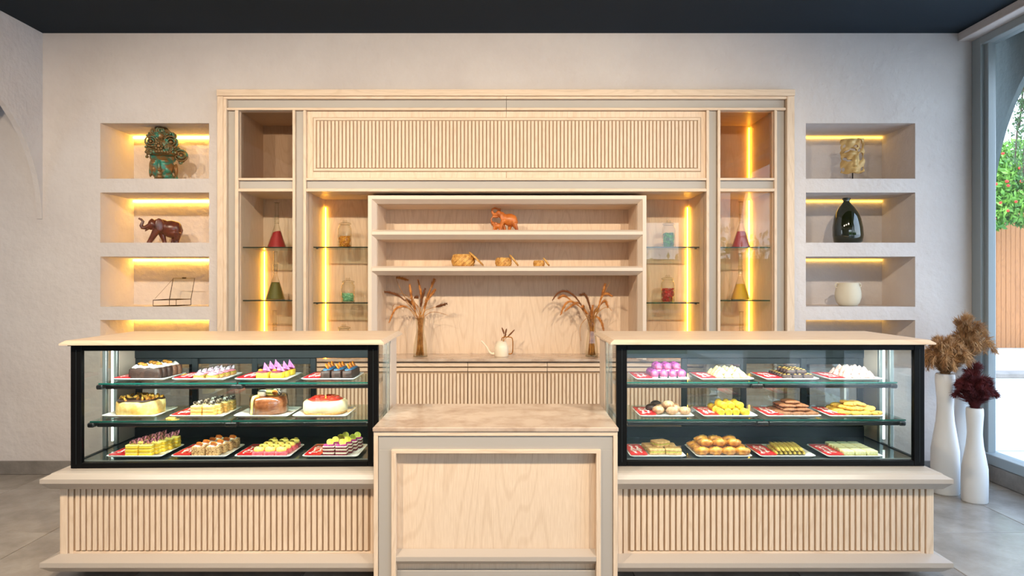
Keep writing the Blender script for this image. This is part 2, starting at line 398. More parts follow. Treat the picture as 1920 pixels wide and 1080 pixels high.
# ------------------------------------------------------------------ built-in wall cabinet
CB = 5.82
def X(px): return U(px, FB)
def Z(py): return V(py, FB)
def bx(px0, px1, py0, py1, yf, yb=None, c=0.002):
    return MB().cbox(X(px0), X(px1), yf, FB + 0.06 if yb is None else yb, Z(py1), Z(py0), c)
ZB = 0.06
def to_floor(px0, px1, py0, yf, yb=FB + 0.06): return MB().cbox(X(px0), X(px1), yf, yb, ZB, Z(py0), 0.002)
sur = thing('trim_2', 'pale wood and taupe frame running around the whole wall cabinet', 'trim', (X(949), FB, 0)); sur['kind'] = 'structure'
part('top_casing', bx(410, 1487, 170, 182, 5.27), M_woodx, sur, world=True)
for a, b in ((410, 421), (1473, 1487)): part('side_casing', to_floor(a, b, 182.2, 5.28), M_wood, sur, world=True)
for a, b in ((421, 949.2), (949.6, 1473)):
    part('top_bead', bx(a, b, 182.2, 187, 5.285), M_woodx, sur, world=True)
    part('top_band', bx(max(a, 427), min(b, 1471), 187, 203, 5.315), M_grey, sur, world=True)
    part('lower_bead', bx(max(a, 427), min(b, 1472), 203, 207.5, 5.29), M_woodx, sur, world=True)
part('edge_bead', to_floor(421, 427, 187, 5.285), M_wood, sur, world=True)
for a, b in ((427, 441.5), (554.5, 569.5), (1328.5, 1343.5), (1456, 1471)): part('grey_stile', to_floor(a, b, 207.6, 5.318), M_grey, sur, world=True)
for a, b in ((442, 448.5), (549.5, 554.5), (569.7, 575), (1323.5, 1328.5), (1344.5, 1349.5), (1450.5, 1455.5)): part('stile_bead', to_floor(a, b, 207.6, 5.292), M_wood, sur, world=True)
part('plinth', MB().box(X(421), X(1473), 5.36, 5.80, 0, ZB), M_grey, sur, world=True)

def column(a, b, side, led_upper):
    """glazed display column: px a..b is the opening"""
    t = thing('display_cabinet', 'tall narrow glazed cabinet column holding flasks, on the %s of the wall unit' % side, 'cabinet', (X((a + b) / 2), FB, ZB))
    x0, x1 = X(a), X(b); z1 = Z(208)
    part('side_panel', MB().box(x0 - 0.016, x0, 5.33, CB, ZB, z1), M_wood, t, world=True)
    part('side_panel', MB().box(x1, x1 + 0.016, 5.33, CB, ZB, z1), M_wood, t, world=True)
    part('back_panel', MB().box(x0 - 0.016, x1 + 0.016, CB, CB + 0.016, ZB, z1), M_wood, t, world=True)
    part('top_panel', MB().box(x0 - 0.016, x1 + 0.016, 5.33, CB, z1, z1 + 0.016), M_woodx, t, world=True)
    part('divider', MB().box(x0, x1, 5.335, CB, Z(358.5), Z(335)), M_woodx, t, world=True)
    part('rail_bead', bx(a - 0.8, b + 0.8, 334.2, 338.5, 5.293, 5.34), M_woodx, t, world=True)
    part('rail_band', bx(a - 0.8, b + 0.8, 338.5, 354, 5.318, 5.34), M_grey, t, world=True)
    part('rail_bead', bx(a - 0.8, b + 0.8, 354, 359.5, 5.293, 5.34), M_woodx, t, world=True)
    part('worktop_divider', MB().box(x0, x1, 5.335, CB, 0.875, 0.895), M_woodx, t, world=True)
    part('lower_door', MB().cbox(x0 + 0.002, x1 - 0.002, 5.32, 5.34, ZB + 0.005, 0.87, 0.003), M_wood, t, world=True)
    for z in (1.781, 1.363):
        part('glass_shelf', MB().box(x0 + 0.003, x1 - 0.003, 5.372, CB - 0.01, z - 0.008, z), M_shelfglass, t, world=True)
        part('shelf_edge', MB().box(x0 + 0.003, x1 - 0.003, 5.366, 5.371, z - 0.0085, z + 0.0005), M_dedge, t, world=True)
    for z0, z1_ in ((0.9, Z(359.8)), (Z(334.0), z1 - 0.002)):
        d = part('glass_door', MB().box(x0 + 0.004, x1 - 0.004, 5.340, 5.345, z0 + 0.004, z1_ - 0.004), M_tint if z0 > 2 else M_cabglass, t, world=True)
    s = 1 if side == 'left' else -1
    xl = (x0 + 0.012) if side == 'left' else (x1 - 0.012)
    for z0, z1_ in ([(0.9, 1.765)] if not led_upper else [(0.9, Z(361)), (Z(333), Z(212))]):
        part('led_strip', MB().box(xl - 0.003, xl + 0.003, CB - 0.010, CB - 0.003, z0, z1_), M_ledv, t, world=True, label='amber vertical light strip')
column(449.3, 549.3, 'left', False); column(1350, 1450, 'right', True)

# upper fluted cupboard between the columns
up = thing('fluted_cupboard', 'wide cupboard with a fluted front above the open shelves', 'cupboard', (X(949), FB, Z(334)))
for a, b in ((575, 949.2), (949.5, 1323.5)):
    part('door_panel', bx(a, b, 207.8, 334, 5.322, 5.36), M_wood, up, world=True)
part('cupboard_body', MB().box(X(576), X(1322), 5.36, CB, Z(333), Z(209)), M_wood, up, world=True)
def frame(px0, px1, py0, py1, w, yf, yb, par, name, mat_h=None, mat_v=None):
    part(name, bx(px0, px1, py0, py0 + w, yf, yb, 0.001), mat_h or M_woodx, par, world=True); part(name, bx(px0, px1, py1 - w, py1, yf, yb, 0.001), mat_h or M_woodx, par, world=True)
    part(name, bx(px0, px0 + w, py0 + w, py1 - w, yf, yb, 0.001), mat_v or M_wood, par, world=True); part(name, bx(px1 - w, px1, py0 + w, py1 - w, yf, yb, 0.001), mat_v or M_wood, par, world=True)
part('flute_backing', bx(586, 1315, 219.5, 322, 5.3195, 5.3225, 0.0005), M_groove, up, world=True)
frame(587.5, 1313.5, 220.7, 320.5, 4.6, 5.312, 5.32, up, 'panel_moulding')
pitch = (1307 - 593.5) / 103
sl = MB().cbox(-pitch*0.34/F_PX*FB, pitch*0.34/F_PX*FB, 0, 0.012, Z(314.8) - Z(270), Z(226.8) - Z(270), 0.0012).mesh('slat')
for k in range(103):
    link('slat', sl, M_wood, up, (X(593.5 + (k + 0.5) * pitch) - up.location.x, 5.308 - FB, Z(270) - up.location.z))
part('rail_bead', bx(575, 1323.5, 334.2, 338.5, 5.293, 5.36), M_woodx, up, world=True)
part('rail_band', bx(575, 1323.5, 338.5, 354, 5.318, 5.36), M_grey, up, world=True)
part('rail_bead', bx(575, 1323.5, 354, 359.5, 5.293, 5.36), M_woodx, up, world=True)
part('soffit', MB().box(X(575), X(1323.5), 5.335, CB, Z(359.4), Z(354.5)), M_woodx, up, world=True)

# glazed jar cabinets left and right of the open shelves
YG = 5.455
def jar_cab(a, b, side):
    t = thing('jar_cabinet', 'glazed cabinet bay of sweet jars, %s of the open shelves' % side, 'cabinet', ((X(a) + X(b)) / 2, FB, 0.895))
    x0, x1 = X(a), X(b); zt = Z(359.5)
    s = 1 if side == 'left' else -1
    outer = x0 if side == 'left' else x1
    part('side_panel', MB().box(outer - 0.008 if s > 0 else outer, outer if s > 0 else outer + 0.008, 5.36, CB, 0.895, zt), M_wood, t, world=True)
    part('back_panel', MB().box(x0, x1, CB, CB + 0.016, 0.895, zt), M_wood, t, world=True)
    for z in (1.788, 1.341):
        part('glass_shelf', MB().box(x0 + 0.004, x1 - 0.004, YG + 0.03, CB - 0.01, z - 0.008, z), M_shelfglass, t, world=True)
        part('shelf_edge', MB().box(x0 + 0.004, x1 - 0.004, YG + 0.024, YG + 0.0295, z - 0.0085, z + 0.0005), M_dedge, t, world=True)
        for q in (x0 + 0.02, x1 - 0.02): part('shelf_pin', MB().box(q - 0.006, q + 0.006, YG + 0.06, YG + 0.09, z - 0.016, z - 0.0085), M_steel, t, world=True)
    part('glass_door', MB().box(x0 + 0.006, x1 - 0.006, YG, YG + 0.005, 0.90, zt - 0.006), M_cabglass, t, world=True)
    xl = outer + s * 0.012
    part('led_strip', MB().box(xl - 0.003, xl + 0.003, CB - 0.010, CB - 0.003, 0.9, Z(367) - 0.035), M_ledv, t, world=True, label='amber vertical light strip')
jar_cab(575, 686.5, 'left'); jar_cab(1215.3, 1323.5, 'right')

# open shelf unit
ou = thing('open_shelf_unit', 'open pale wood shelf unit with two thick shelves above the stone worktop', 'shelf unit', (U(951, 5.36), 5.36, 0.895))
ox0, ox1, ozt = U(690, 5.36), U(1212, 5.36), V(366.5, 5.36)
def sweep_u(prof, mat, name, par):
    loops = []
    for o_, y in prof: loops.append([(ox0 + o_, y, 0.895), (ox0 + o_, y, ozt - o_), (ox1 - o_, y, ozt - o_), (ox1 - o_, y, 0.895)])
    m = MB(); n = len(loops)
    for i in range(n):
        a, b = loops[i], loops[(i + 1) % n]
        for k in range(3): m.add([a[k], a[k+1], b[k+1], b[k]], [(0,1,2,3)])
    m.add([l[0] for l in loops], [tuple(range(n))]); m.add([l[3] for l in loops], [tuple(range(n))])
    part(name, m, mat, par, world=True)
sweep_u([(0, 5.46), (0, 5.36), (0.028, 5.36), (0.060, 5.412), (0.060, 5.46)], M_lam, 'bevelled_frame', ou)
part('side_panel', MB().box(ox0 + 0.004, ox0 + 0.062, 5.44, CB, 0.895, ozt - 0.004), M_wood, ou, world=True)
part('side_panel', MB().box(ox1 - 0.062, ox1 - 0.004, 5.44, CB, 0.895, ozt - 0.004), M_wood, ou, world=True)
part('top_panel', MB().box(ox0 + 0.004, ox1 - 0.004, 5.44, CB, ozt - 0.062, ozt - 0.004), M_woodx, ou, world=True)
part('back_panel', MB().box(ox0 + 0.01, ox1 - 0.01, CB, CB + 0.016, 0.895, ozt - 0.02), M_wood, ou, world=True)
for zt, za, zb, zl in ((1.9165, 1.902, 1.877, 1.842), (1.630, 1.617, 1.592, 1.559)):
    part('shelf_nose', MB().extr([(5.44, zl), (5.412, zl), (5.355, zb), (5.355, za), (5.385, zt), (5.44, zt)], 'x', ox0 + 0.03, ox1 - 0.03), M_lam, ou, world=True)
    part('shelf', MB().box(ox0 + 0.058, ox1 - 0.058, 5.438, CB, zl, zt), M_woodx, ou, world=True)

# worktop and five base units
YD = 5.44
tag_ = solo('worktop', MB().cbox(U(578, 5.42), U(1326, 5.42), 5.41, CB, 0.873, 0.895, 0.003), M_granite, 'long beige stone worktop under the open shelves', 'worktop')
uw = 149.0
sl2w = uw / 21.5
dsl = MB().cbox(-sl2w*0.33/F_PX*YD, sl2w*0.33/F_PX*YD, 0, 0.014, -0.33, 0.33, 0.0012).mesh('slat')
for k in range(5):
    a = 579 + k * uw; b = a + uw; x0, x1 = U(a, YD), U(b, YD)
    nm = ('leftmost of the five fluted base units under the back worktop', 'second fluted base unit from the left under the back worktop', 'middle fluted base unit below the white watering can', 'fourth fluted base unit from the left under the back worktop', 'rightmost of the five fluted base units under the back worktop')[k]
    t = thing('base_unit', nm, 'base cabinet', ((x0 + x1) / 2, YD, 0), group='fluted base units')
    part('carcass', MB().box(x0, x1, YD + 0.03, CB - 0.01, 0.08, 0.870), M_groove, t, world=True)
    part('toe_kick', MB().box(x0, x1, YD + 0.06, YD + 0.08, 0.0, 0.08), M_black, t, world=True)
    part('drawer_front', MB().cbox(x0 + 0.002, x1 - 0.002, YD, YD + 0.03, V(687.5, YD), V(679.5, YD), 0.0015), M_woodx, t, world=True)
    dr = part('door', MB().cbox(x0 + 0.002, x1 - 0.002, YD + 0.016, YD + 0.03, 0.09, V(690, YD), 0.0015), M_groove, t, world=True)
    part('door_rail', MB().cbox(x0 + 0.002, x1 - 0.002, YD, YD + 0.016, V(696.5, YD), V(690, YD), 0.0015), M_woodx, dr, world=True)
    n = 21
    for q in range(n):
        xx = x0 + (x1 - x0) * (q + 0.5) / n
        link('slat', dsl, M_wood, dr, (xx - t.location.x, 0.002, 0.445))

# ------------------------------------------------------------------ service counter in the middle
YC = 3.37
def cX(px): return U(px, YC)
def cZ(py): return V(py, YC)
XC0, XC1 = cX(700.5), cX(1158)
ct = thing('service_counter', 'pale panelled counter front between the two pastry cases', 'counter', ((XC0 + XC1) / 2, YC, 0))
def cb(px0, px1, py0, py1, yf, yb, c=0.0015): return MB().cbox(cX(px0), cX(px1), yf, yb, max(0.0, cZ(py1)), cZ(py0), c)
part('carcass', MB().box(XC0, XC1, YC + 0.062, 4.01, 0, 0.764), M_wood, ct, world=True)
part('outer_frame', cb(700.5, 1158, 809.5, 817.5, YC, YC + 0.062), M_woodx, ct, world=True)
for a, b in ((700.5, 708.5), (1150, 1158)): part('outer_frame', cb(a, b, 817.5, 1110, YC, YC + 0.062), M_wood, ct, world=True)
part('taupe_band', cb(709, 1149.5, 818, 844, YC + 0.008, YC + 0.062), M_grey, ct, world=True)
for a, b in ((709, 735), (1126, 1149.5)): part('taupe_band', cb(a, b, 844, 1110, YC + 0.008, YC + 0.062), M_grey, ct, world=True)
part('inner_frame', cb(734, 1126.5, 843, 850, YC - 0.006, YC + 0.062), M_woodx, ct, world=True)
for a, b in ((734, 742.5), (1118, 1126.5)): part('inner_frame', cb(a, b, 850, 1110, YC - 0.006, YC + 0.062), M_wood, ct, world=True)
part('recessed_panel', cb(742.5, 1118, 850, 1110, YC + 0.048, YC + 0.062), M_wood, ct, world=True)
kx0, kx1 = cX(742.5), cX(1118)
part('kick_bar', MB().extr([(YC + 0.048, 0.165), (YC + 0.044, 0.170), (YC - 0.004, 0.147), (YC - 0.004, 0.126), (YC + 0.03, 0.100), (YC + 0.048, 0.100)], 'x', kx0, kx1), M_ledge, ct, world=True)
part('kick_rail', MB().cbox(kx0, kx1, YC + 0.03, YC + 0.048, 0.0, 0.066, 0.002), M_grey, ct, world=True)
solo('countertop', MB().cbox(XC0 - 0.004, XC1 + 0.004, YC - 0.008, 4.02, 0.7645, 0.787, 0.004), M_granite, 'beige veined stone top of the middle service counter', 'countertop')

# ------------------------------------------------------------------ fluted base cabinets under the pastry cases
YB = 3.46
def ledge(prof, x0, x1, outer, y1):
    """moulding mitred round the front and the outer end of a base cabinet; prof = (overhang, z)"""
    m = MB(); rows = []
    for o_, z in prof:
        if outer < 0: rows.append([(x0 - o_, y1, z), (x0 - o_, YB - o_, z), (x1, YB - o_, z)])
        else: rows.append([(x0, YB - o_, z), (x1 + o_, YB - o_, z), (x1 + o_, y1, z)])
    n = len(rows)
    for i in range(n):
        a, b = rows[i], rows[(i + 1) % n]
        for k in range(2): m.add([a[k], a[k+1], b[k+1], b[k]], [(0,1,2,3)])
    m.add([r_[0] for r_ in rows], [tuple(range(n))]); m.add([r_[2] for r_ in rows], [tuple(range(n))])
    return m
def base_cab(pa, pb, outer, side):
    x0, x1 = (U(pa, YB), XC0 - 0.001) if outer < 0 else (XC1 + 0.001, U(pb, YB))
    t = thing('case_base', 'fluted pale wood base cabinet carrying the %s pastry case' % side, 'base cabinet', ((x0 + x1) / 2, YB, 0))
    part('body', MB().box(x0 + 0.002, x1 - 0.002, YB + 0.016, 4.15, 0.047, 0.530), M_wood, t, world=True)
    part('plinth', MB().box(x0 + 0.07, x1 - 0.07, YB + 0.09, 4.08, 0.0, 0.047), M_black, t, world=True)
    g = MB().box(x0 + 0.01, x1 - 0.01, YB + 0.012, YB + 0.0165, 0.12, 0.48); part('flute_backing', g, M_groove, t, world=True)
    zl0, zl1 = 0.128, 0.470
    ce = 0.0375
    for a, b in ((x0, x0 + ce), (x1 - ce, x1)) if outer > 0 else ((x0, x0 + ce), (x1 - 0.008, x1)):
        part('corner_post', MB().cbox(a, b, YB, YB + 0.02, zl0 - 0.02, zl1, 0.002), M_wood, t, world=True)
    a, b = x0 + ce + 0.007, x1 - (ce + 0.007 if outer > 0 else 0.012)
    fw = 0.021
    for q, w in ((a, a + fw), (b - fw, b)): part('panel_stile', MB().cbox(q, w, YB + 0.003, YB + 0.02, zl0 - 0.004, zl1, 0.0015), M_wood, t, world=True)
    part('panel_rail', MB().cbox(a + fw, b - fw, YB + 0.003, YB + 0.02, zl0 - 0.004, zl0 + 0.008, 0.0015), M_woodx, t, world=True)
    a += fw + 0.008; b -= fw + 0.008
    n = round((b - a) / 0.0292); p = (b - a) / n
    sm = MB().cbox(-0.0101, 0.0101, 0, 0.016, -(zl1 - zl0 - 0.014) / 2, (zl1 - zl0 - 0.014) / 2, 0.0018).mesh('slat')
    for k in range(n):
        link('slat', sm, M_wood, t, (a + (k + 0.5) * p - t.location.x, 0.0, (zl0 + 0.014 + zl1) / 2))
    part('upper_ledge', ledge([(-0.01, 0.4624), (0.028, 0.4624), (0.061, 0.4986), (0.061, 0.5198), (0.030, 0.535), (0.024, 0.541), (0.0, 0.545), (-0.12, 0.545), (-0.12, 0.52)], x0, x1, outer, 4.15), M_ledge, t, world=True)
    part('lower_ledge', ledge([(-0.01, 0.047), (0.028, 0.047), (0.061, 0.080), (0.061, 0.103), (0.0, 0.126), (-0.01, 0.126)], x0, x1, outer, 4.15), M_ledge, t, world=True)
    part('base_top', MB().box(x0 + 0.1, x1 - (0.1 if outer > 0 else 0.0), YB + 0.1, 4.15, 0.52, 0.5445), M_lam, t, world=True)
    return x0, x1
base_cab(112, 700, -1, 'left'); base_cab(1160, 1751, 1, 'right')

# ------------------------------------------------------------------ glazed pastry cases
ZS = 1.181                                             # underside of the top slab
def pastry_case(x0, x1, yf, yb, inner, side, rz):
    """inner = +1: the counter is on the right of the case, -1: on its left"""
    xc, yc = (x0 + x1) / 2, (yf + yb) / 2
    t = thing('pastry_case', 'glazed black-framed pastry display case standing %s of the counter' % side, 'display case', (xc, yc, 0.545))
    P = lambda name, mb, mat, **k: part(name, mb, mat, t, world=True, **k)
    o1, o2 = 0.016, 0.037
    def rect(o_, z): return [(x0 - o_, yf - o_, z), (x1 + o_, yf - o_, z), (x1 + o_, yb + o_ - 0.02, z), (x0 - o_, yb + o_ - 0.02, z)]
    P('top_slab', MB().strips([rect(o2, ZS), rect(o2, ZS + 0.008), rect(o1, ZS + 0.023)], True, True, True), M_woodx)
    P('black_trim', MB().box(x0 - 0.012, x1 + 0.004, yf - 0.006, yb - 0.03, ZS - 0.006, ZS), M_black)  # thin black strip between slab and frame
    z0, z1 = 0.546, ZS - 0.006
    pw = 0.054
    for a in (x0, x1 - pw):
        P('front_post', MB().cbox(a, a + pw, yf, yf + 0.03, z0, z1, 0.002), M_black)
        q = a + pw * 0.52; P('post_bead', MB().cbox(q - 0.001, q + 0.001, yf - 0.001, yf, z0 + 0.02, z1 - 0.02, 0.0002), M_steel)
    P('top_rail', MB().cbox(x0 + pw, x1 - pw, yf, yf + 0.03, z1 - 0.026, z1, 0.002), M_black)
    P('bottom_rail', MB().cbox(x0 + pw, x1 - pw, yf, yf + 0.03, z0, z0 + 0.027, 0.002), M_black)
    P('front_pane', MB().box(x0 + pw, x1 - pw, yf + 0.012, yf + 0.018, z0 + 0.027, z1 - 0.026), M_glass)
    P('floor_plate', MB().box(x0 + 0.01, x1 - 0.01, yf + 0.031, yb - 0.02, z0, z0 + 0.022), M_steel)
    P('floor_glass', MB().box(x0 + 0.03, x1 - 0.03, yf + 0.05, yb - 0.08, z0 + 0.0225, z0 + 0.0285), M_shelfglass)
    P('floor_glass_edge', MB().box(x0 + 0.03, x1 - 0.03, yf + 0.044, yf + 0.0495, z0 + 0.0222, z0 + 0.0287), M_alu)
    for sgn, xe in ((-1, x0), (1, x1)):
        xi = xe + 0.006 if sgn < 0 else xe - 0.006
        P('side_pane', MB().box(min(xe, xi), max(xe, xi), yf + 0.032, yf + 0.285, z0 + 0.03, z1), M_glass)
        P('side_sill', MB().cbox(min(xe, xe - sgn*0.02), max(xe, xe - sgn*0.02), yf + 0.031, yb - 0.02, z0, z0 + 0.03, 0.002), M_steel)
        for ya in (yf + 0.285, yf + 0.395): P('corner_post', MB().cbox(min(xe, xe - sgn*0.022), max(xe, xe - sgn*0.022), ya, ya + 0.024, z0 + 0.03, z1, 0.003), M_alu)
        P('light_cover', MB().box(min(xe, xi), max(xe, xi), yf + 0.309, yf + 0.395, z0 + 0.03, z1), M_cover)
        xt = xe - sgn * 0.020
        P('light_tube', MB().tube([(xt, yf + 0.352, z0 + 0.06), (xt, yf + 0.352, z1 - 0.03)], 0.006, 10), M_ledw, smooth=True, label='cool white light tube')
        P('end_panel', MB().cbox(min(xe + sgn*0.004, xe - sgn*0.02), max(xe + sgn*0.004, xe - sgn*0.02), yf + 0.422, yb, z0 + 0.03, z1, 0.002), M_lam)
    # rear: dark sliding doors
    yr = yb - 0.07
    P('rear_sill', MB().cbox(x0 + 0.02, x1 - 0.02, yr, yr + 0.05, z0, 0.632, 0.003), M_steel)
    P('rear_head', MB().cbox(x0 + 0.02, x1 - 0.02, yr, yr + 0.05, 1.045, z1, 0.003), M_steel)
    W = x1 - x0
    def rx(fr): return x0 + fr * W if inner > 0 else x1 - fr * W
    for k, (a, b, yo) in enumerate(((0.015, 0.25, 0.0), (0.21, 0.50, 0.026), (0.455, 0.70, 0.0))):
        xa, xb = sorted((rx(a), rx(b))); ya = yr + 0.002 + yo; w = 0.034
        d = P('sliding_door', MB().cbox(xa, xa + w, ya, ya + 0.02, 0.633, 1.044, 0.002).cbox(xb - w, xb, ya, ya + 0.02, 0.633, 1.044, 0.002).cbox(xa + w, xb - w, ya, ya + 0.02, 1.008, 1.044, 0.002).cbox(xa + w, xb - w, ya, ya + 0.02, 0.633, 0.66, 0.002), M_steel)
        part('door_glass', MB().box(xa + w, xb - w, ya + 0.008, ya + 0.012, 0.66, 1.008), M_doorglass, d, world=True)
    # glass shelves on black rails
    for z, y0 in ((0.958, yf + 0.17), (0.770, yf + 0.09)):
        y1 = yr - 0.04; xm = (x0 + x1) / 2
        for a, b in ((x0 + 0.045, xm - 0.004), (xm + 0.004, x1 - 0.045)):
            P('glass_shelf', MB().box(a, b, y0 + 0.004, y1, z - 0.008, z), M_shelfglass)
            P('shelf_edge', MB().box(a, b, y0, y0 + 0.0035, z - 0.007, z + 0.0003), M_gedge)
            P('shelf_rail', MB().cbox(a + 0.03, b - 0.03, y0 + 0.012, y0 + 0.034, z - 0.034, z - 0.0135, 0.003), M_shelfedge)
            for q in (a + 0.006, b - 0.014): P('shelf_bracket', MB().cbox(q - 0.020, q + 0.016, y0 - 0.004, y1 - 0.02, z - 0.034, z - 0.0095, 0.006), M_shelfedge)
    # lamp strip under the front edge of the slab
    P('lamp_strip', MB().cbox(x0 + 0.07, x1 - 0.07, yf + 0.035, yf + 0.06, z1 - 0.018, z1 - 0.004, 0.002), M_alu)
    d = bpy.data.lights.new('case_light', 'AREA'); d.shape = 'RECTANGLE'; d.size = W - 0.16; d.size_y = 0.03; d.energy = 13; d.color = (0.94, 1.0, 0.93)
    l = bpy.data.objects.new('case_light', d); COL.objects.link(l); l.parent = t; l.location = (0, yf + 0.075 - yc, z1 - 0.022 - 0.545); l.rotation_euler = (R(28), 0, 0)
    t.rotation_euler.z = rz
    return t
pastry_case(-2.262, -0.690, 3.525, 4.185, 1, 'left', R(1.5))
pastry_case(0.558, 2.160, 3.55, 4.185, -1, 'right', 0)
# ------------------------------------------------------------------ helpers for small things
def PX(px, py, Y): return Vector((U(px, Y), Y, V(py, Y)))
def spots_scatter(n, w, d, seed=1, mind=0.0):
    g = random.Random(seed); out = []
    for _ in range(4000):
        p = (g.uniform(-w/2, w/2), g.uniform(-d/2, d/2))
        if all((p[0]-q[0])**2 + (p[1]-q[1])**2 > mind*mind for q in out): out.append(p)
        if len(out) >= n: break
    return out

# ------------------------------------------------------------------ trays and red name cards
def rrect(w, d, r, z, n=4):
    L = []
    for cx, cy, a0 in ((w/2-r, d/2-r, 0), (-w/2+r, d/2-r, 90), (-w/2+r, -d/2+r, 180), (w/2-r, -d/2+r, 270)):
        for k in range(n + 1):
            a = R(a0 + 90 * k / n); L.append((cx + r*math.cos(a), cy + r*math.sin(a), z))
    return L
TW, TD = 0.296, 0.262
tray_me = MB().strips([rrect(TW-0.05, TD-0.05, 0.012, 0.0), rrect(TW, TD, 0.014, 0.015), rrect(TW-0.003, TD-0.003, 0.014, 0.018), rrect(TW-0.012, TD-0.012, 0.012, 0.017), rrect(TW-0.04, TD-0.04, 0.01, 0.010)], True, True, True).mesh('tray', True)
card_me = MB().strips([rrect(0.088, 0.232, 0.004, 0.0, 2), rrect(0.088, 0.232, 0.004, 0.0025, 2)], True, True, True).mesh('name_card')
script_me = []
for k in range(5):                                      # running white script, unreadable in the photograph
    m = MB(); g = random.Random(30 + k)
    for row, sc in ((-0.012, 1.0), (0.018, 0.8)):
        pts = []; n = 70; ph = g.uniform(0, 6); loops = 5 + k % 3
        for i in range(n):
            u = i / (n - 1); a = u * loops * 2 * math.pi + ph
            h = 0.013 * sc * (0.7 + 0.5 * math.sin(u * 9 + k * 2))
            pts.append((row + h * math.sin(a), -0.085 + 0.17 * u * sc + 0.007 * math.cos(a) + (0.02 if row > 0 else 0), 0.0027))
        m.tube(pts, 0.0038, 4, 0.2)
    script_me.append(m.mesh('lettering'))
FT = 0.0101                                             # tray floor above tray base
def tray(xc, yc, z, desc, card, k, food):
    o = link('serving_tray', tray_me, M_white, None, (xc, yc, z)); tag(o, 'white rectangular tray carrying %s' % desc, 'tray', 'white pastry trays')
    if card:
        c = link('name_card', card_me, M_card, None, (xc - TW/2 + 0.052, yc, z + 0.0176)); tag(c, 'red card with white script beside %s' % desc, 'name card', 'red name cards')
        l = link('lettering', script_me[k % 5], M_ink, c, (0, 0, 0)); l['label'] = 'white handwritten script'
    food(xc + (0.040 if card else 0.0), yc, z + FT)

# ------------------------------------------------------------------ food materials
def fm(name, a, b=None, sc=60, rough=0.55, bump=0.3, lo=0.4, hi=0.62, coat=0): return pm(name, S(*a), rough, var=(sc, S(*b), lo, hi) if b else None, bump=(sc * 1.5, bump, 0.004), coat=coat)
C_choc = fm('dark_chocolate', (44, 24, 16), (66, 40, 28), 80); C_chocs = fm('chocolate_sponge', (92, 58, 40), (132, 92, 66), 120)
C_cream = fm('whipped_cream', (246, 240, 226), None, 60, 0.5, 0.15); C_nut = fm('roasted_nuts', (214, 150, 46), (120, 70, 20), 90)
C_pinkc = fm('pink_cream', (232, 120, 140), (240, 190, 196), 60); C_shard = two_tone('pink_dark_shard', S(226, 150, 190), S(60, 30, 40), 70, 0.52, 0.3)
C_shardw = two_tone('white_black_shard', S(238, 236, 232), S(34, 26, 30), 90, 0.5, 0.3); C_shardp = fm('pink_chocolate_shard', (226, 140, 200), (180, 70, 150), 60, 0.3)
C_silver = fm('silver_shard', (196, 196, 204), (90, 60, 80), 80, 0.3)
C_yel = fm('yellow_sponge', (246, 214, 60), (232, 190, 40), 150); C_yelc = fm('yellow_cream', (250, 226, 96), (252, 240, 150), 70)
C_vanc = fm('vanilla_sponge', (240, 196, 110), (226, 170, 80), 150); C_custard = fm('custard_cream', (246, 222, 150), (226, 180, 90), 22, 0.6, 0.5)
C_cheese = fm('cheesecake_cream', (250, 232, 190), (244, 220, 168), 30, 0.4, 0.05); C_crust = fm('biscuit_crust', (206, 158, 88), (170, 118, 60), 120)
C_berry = fm('strawberry_glaze', (214, 26, 18), (240, 84, 60), 50, 0.15, 0.3, coat=0.8); C_nutcoat = two_tone('nut_coated', S(226, 186, 128), S(150, 98, 50), 130, 0.55, 0.7, 0.6)
C_orange = fm('orange_brittle', (236, 140, 36), (196, 92, 20), 60, 0.3); C_blue = fm('blue_sprinkles', (70, 130, 170), (24, 40, 60), 140)
C_purp = fm('purple_crumb', (190, 60, 150), (130, 30, 90), 120); C_velvet = fm('dark_velvet_sponge', (96, 26, 44), (130, 50, 60), 120)
C_lime = fm('lime_disc', (214, 220, 50), (236, 236, 120), 60, 0.3); C_fond = fm('pink_fondant', (226, 70, 90), (238, 120, 130), 60, 0.35)
C_olive = fm('pistachio_topping', (190, 170, 60), (110, 96, 40), 80); C_macp = fm('purple_swirl', (186, 92, 168), (120, 24, 96), 45, 0.35); C_macd = fm('plum_shell', (120, 26, 70), (150, 60, 100), 60, 0.4)
C_mer = fm('ivory_meringue', (226, 212, 150), (214, 190, 110), 40, 0.6, 0.1); C_merg = fm('pink_white_meringue', (228, 202, 192), (214, 160, 146), 40, 0.6, 0.1)
C_cook = fm('beige_cookie', (206, 168, 132), (160, 118, 84), 70); C_lem = fm('lemon_roll', (236, 208, 56), (206, 168, 30), 50)
C_brown = fm('brown_biscuit', (150, 98, 62), (112, 68, 40), 80); C_chip = two_tone('golden_chip_cookie', S(236, 190, 84), S(96, 60, 26), 75, 0.6, 0.6, 0.4)
C_toast = fm('toasted_bread', (222, 188, 128), (190, 150, 90), 90); C_fill = fm('green_filling', (150, 170, 60), (210, 190, 90), 120)
C_cro = fm('baked_croissant', (232, 168, 66), (176, 104, 34), 30, 0.3, 0.2, coat=0.3); C_stick = fm('savoury_stick', (212, 190, 82), (140, 116, 44), 110)
C_pist = fm('pale_pistachio_slice', (226, 226, 178), (206, 206, 140), 60); C_pistd = fm('pistachio_edge', (150, 150, 80), (190, 180, 110), 100)
C_gold = fm('gold_flakes', (226, 186, 90), (150, 110, 40), 100, 0.3); C_grey = fm('grey_glaze', (96, 98, 108), (150, 150, 158), 60, 0.3)
C_caram = fm('caramel_glaze', (130, 74, 44), (170, 104, 66), 30, 0.12, 0.05, coat=1.0)

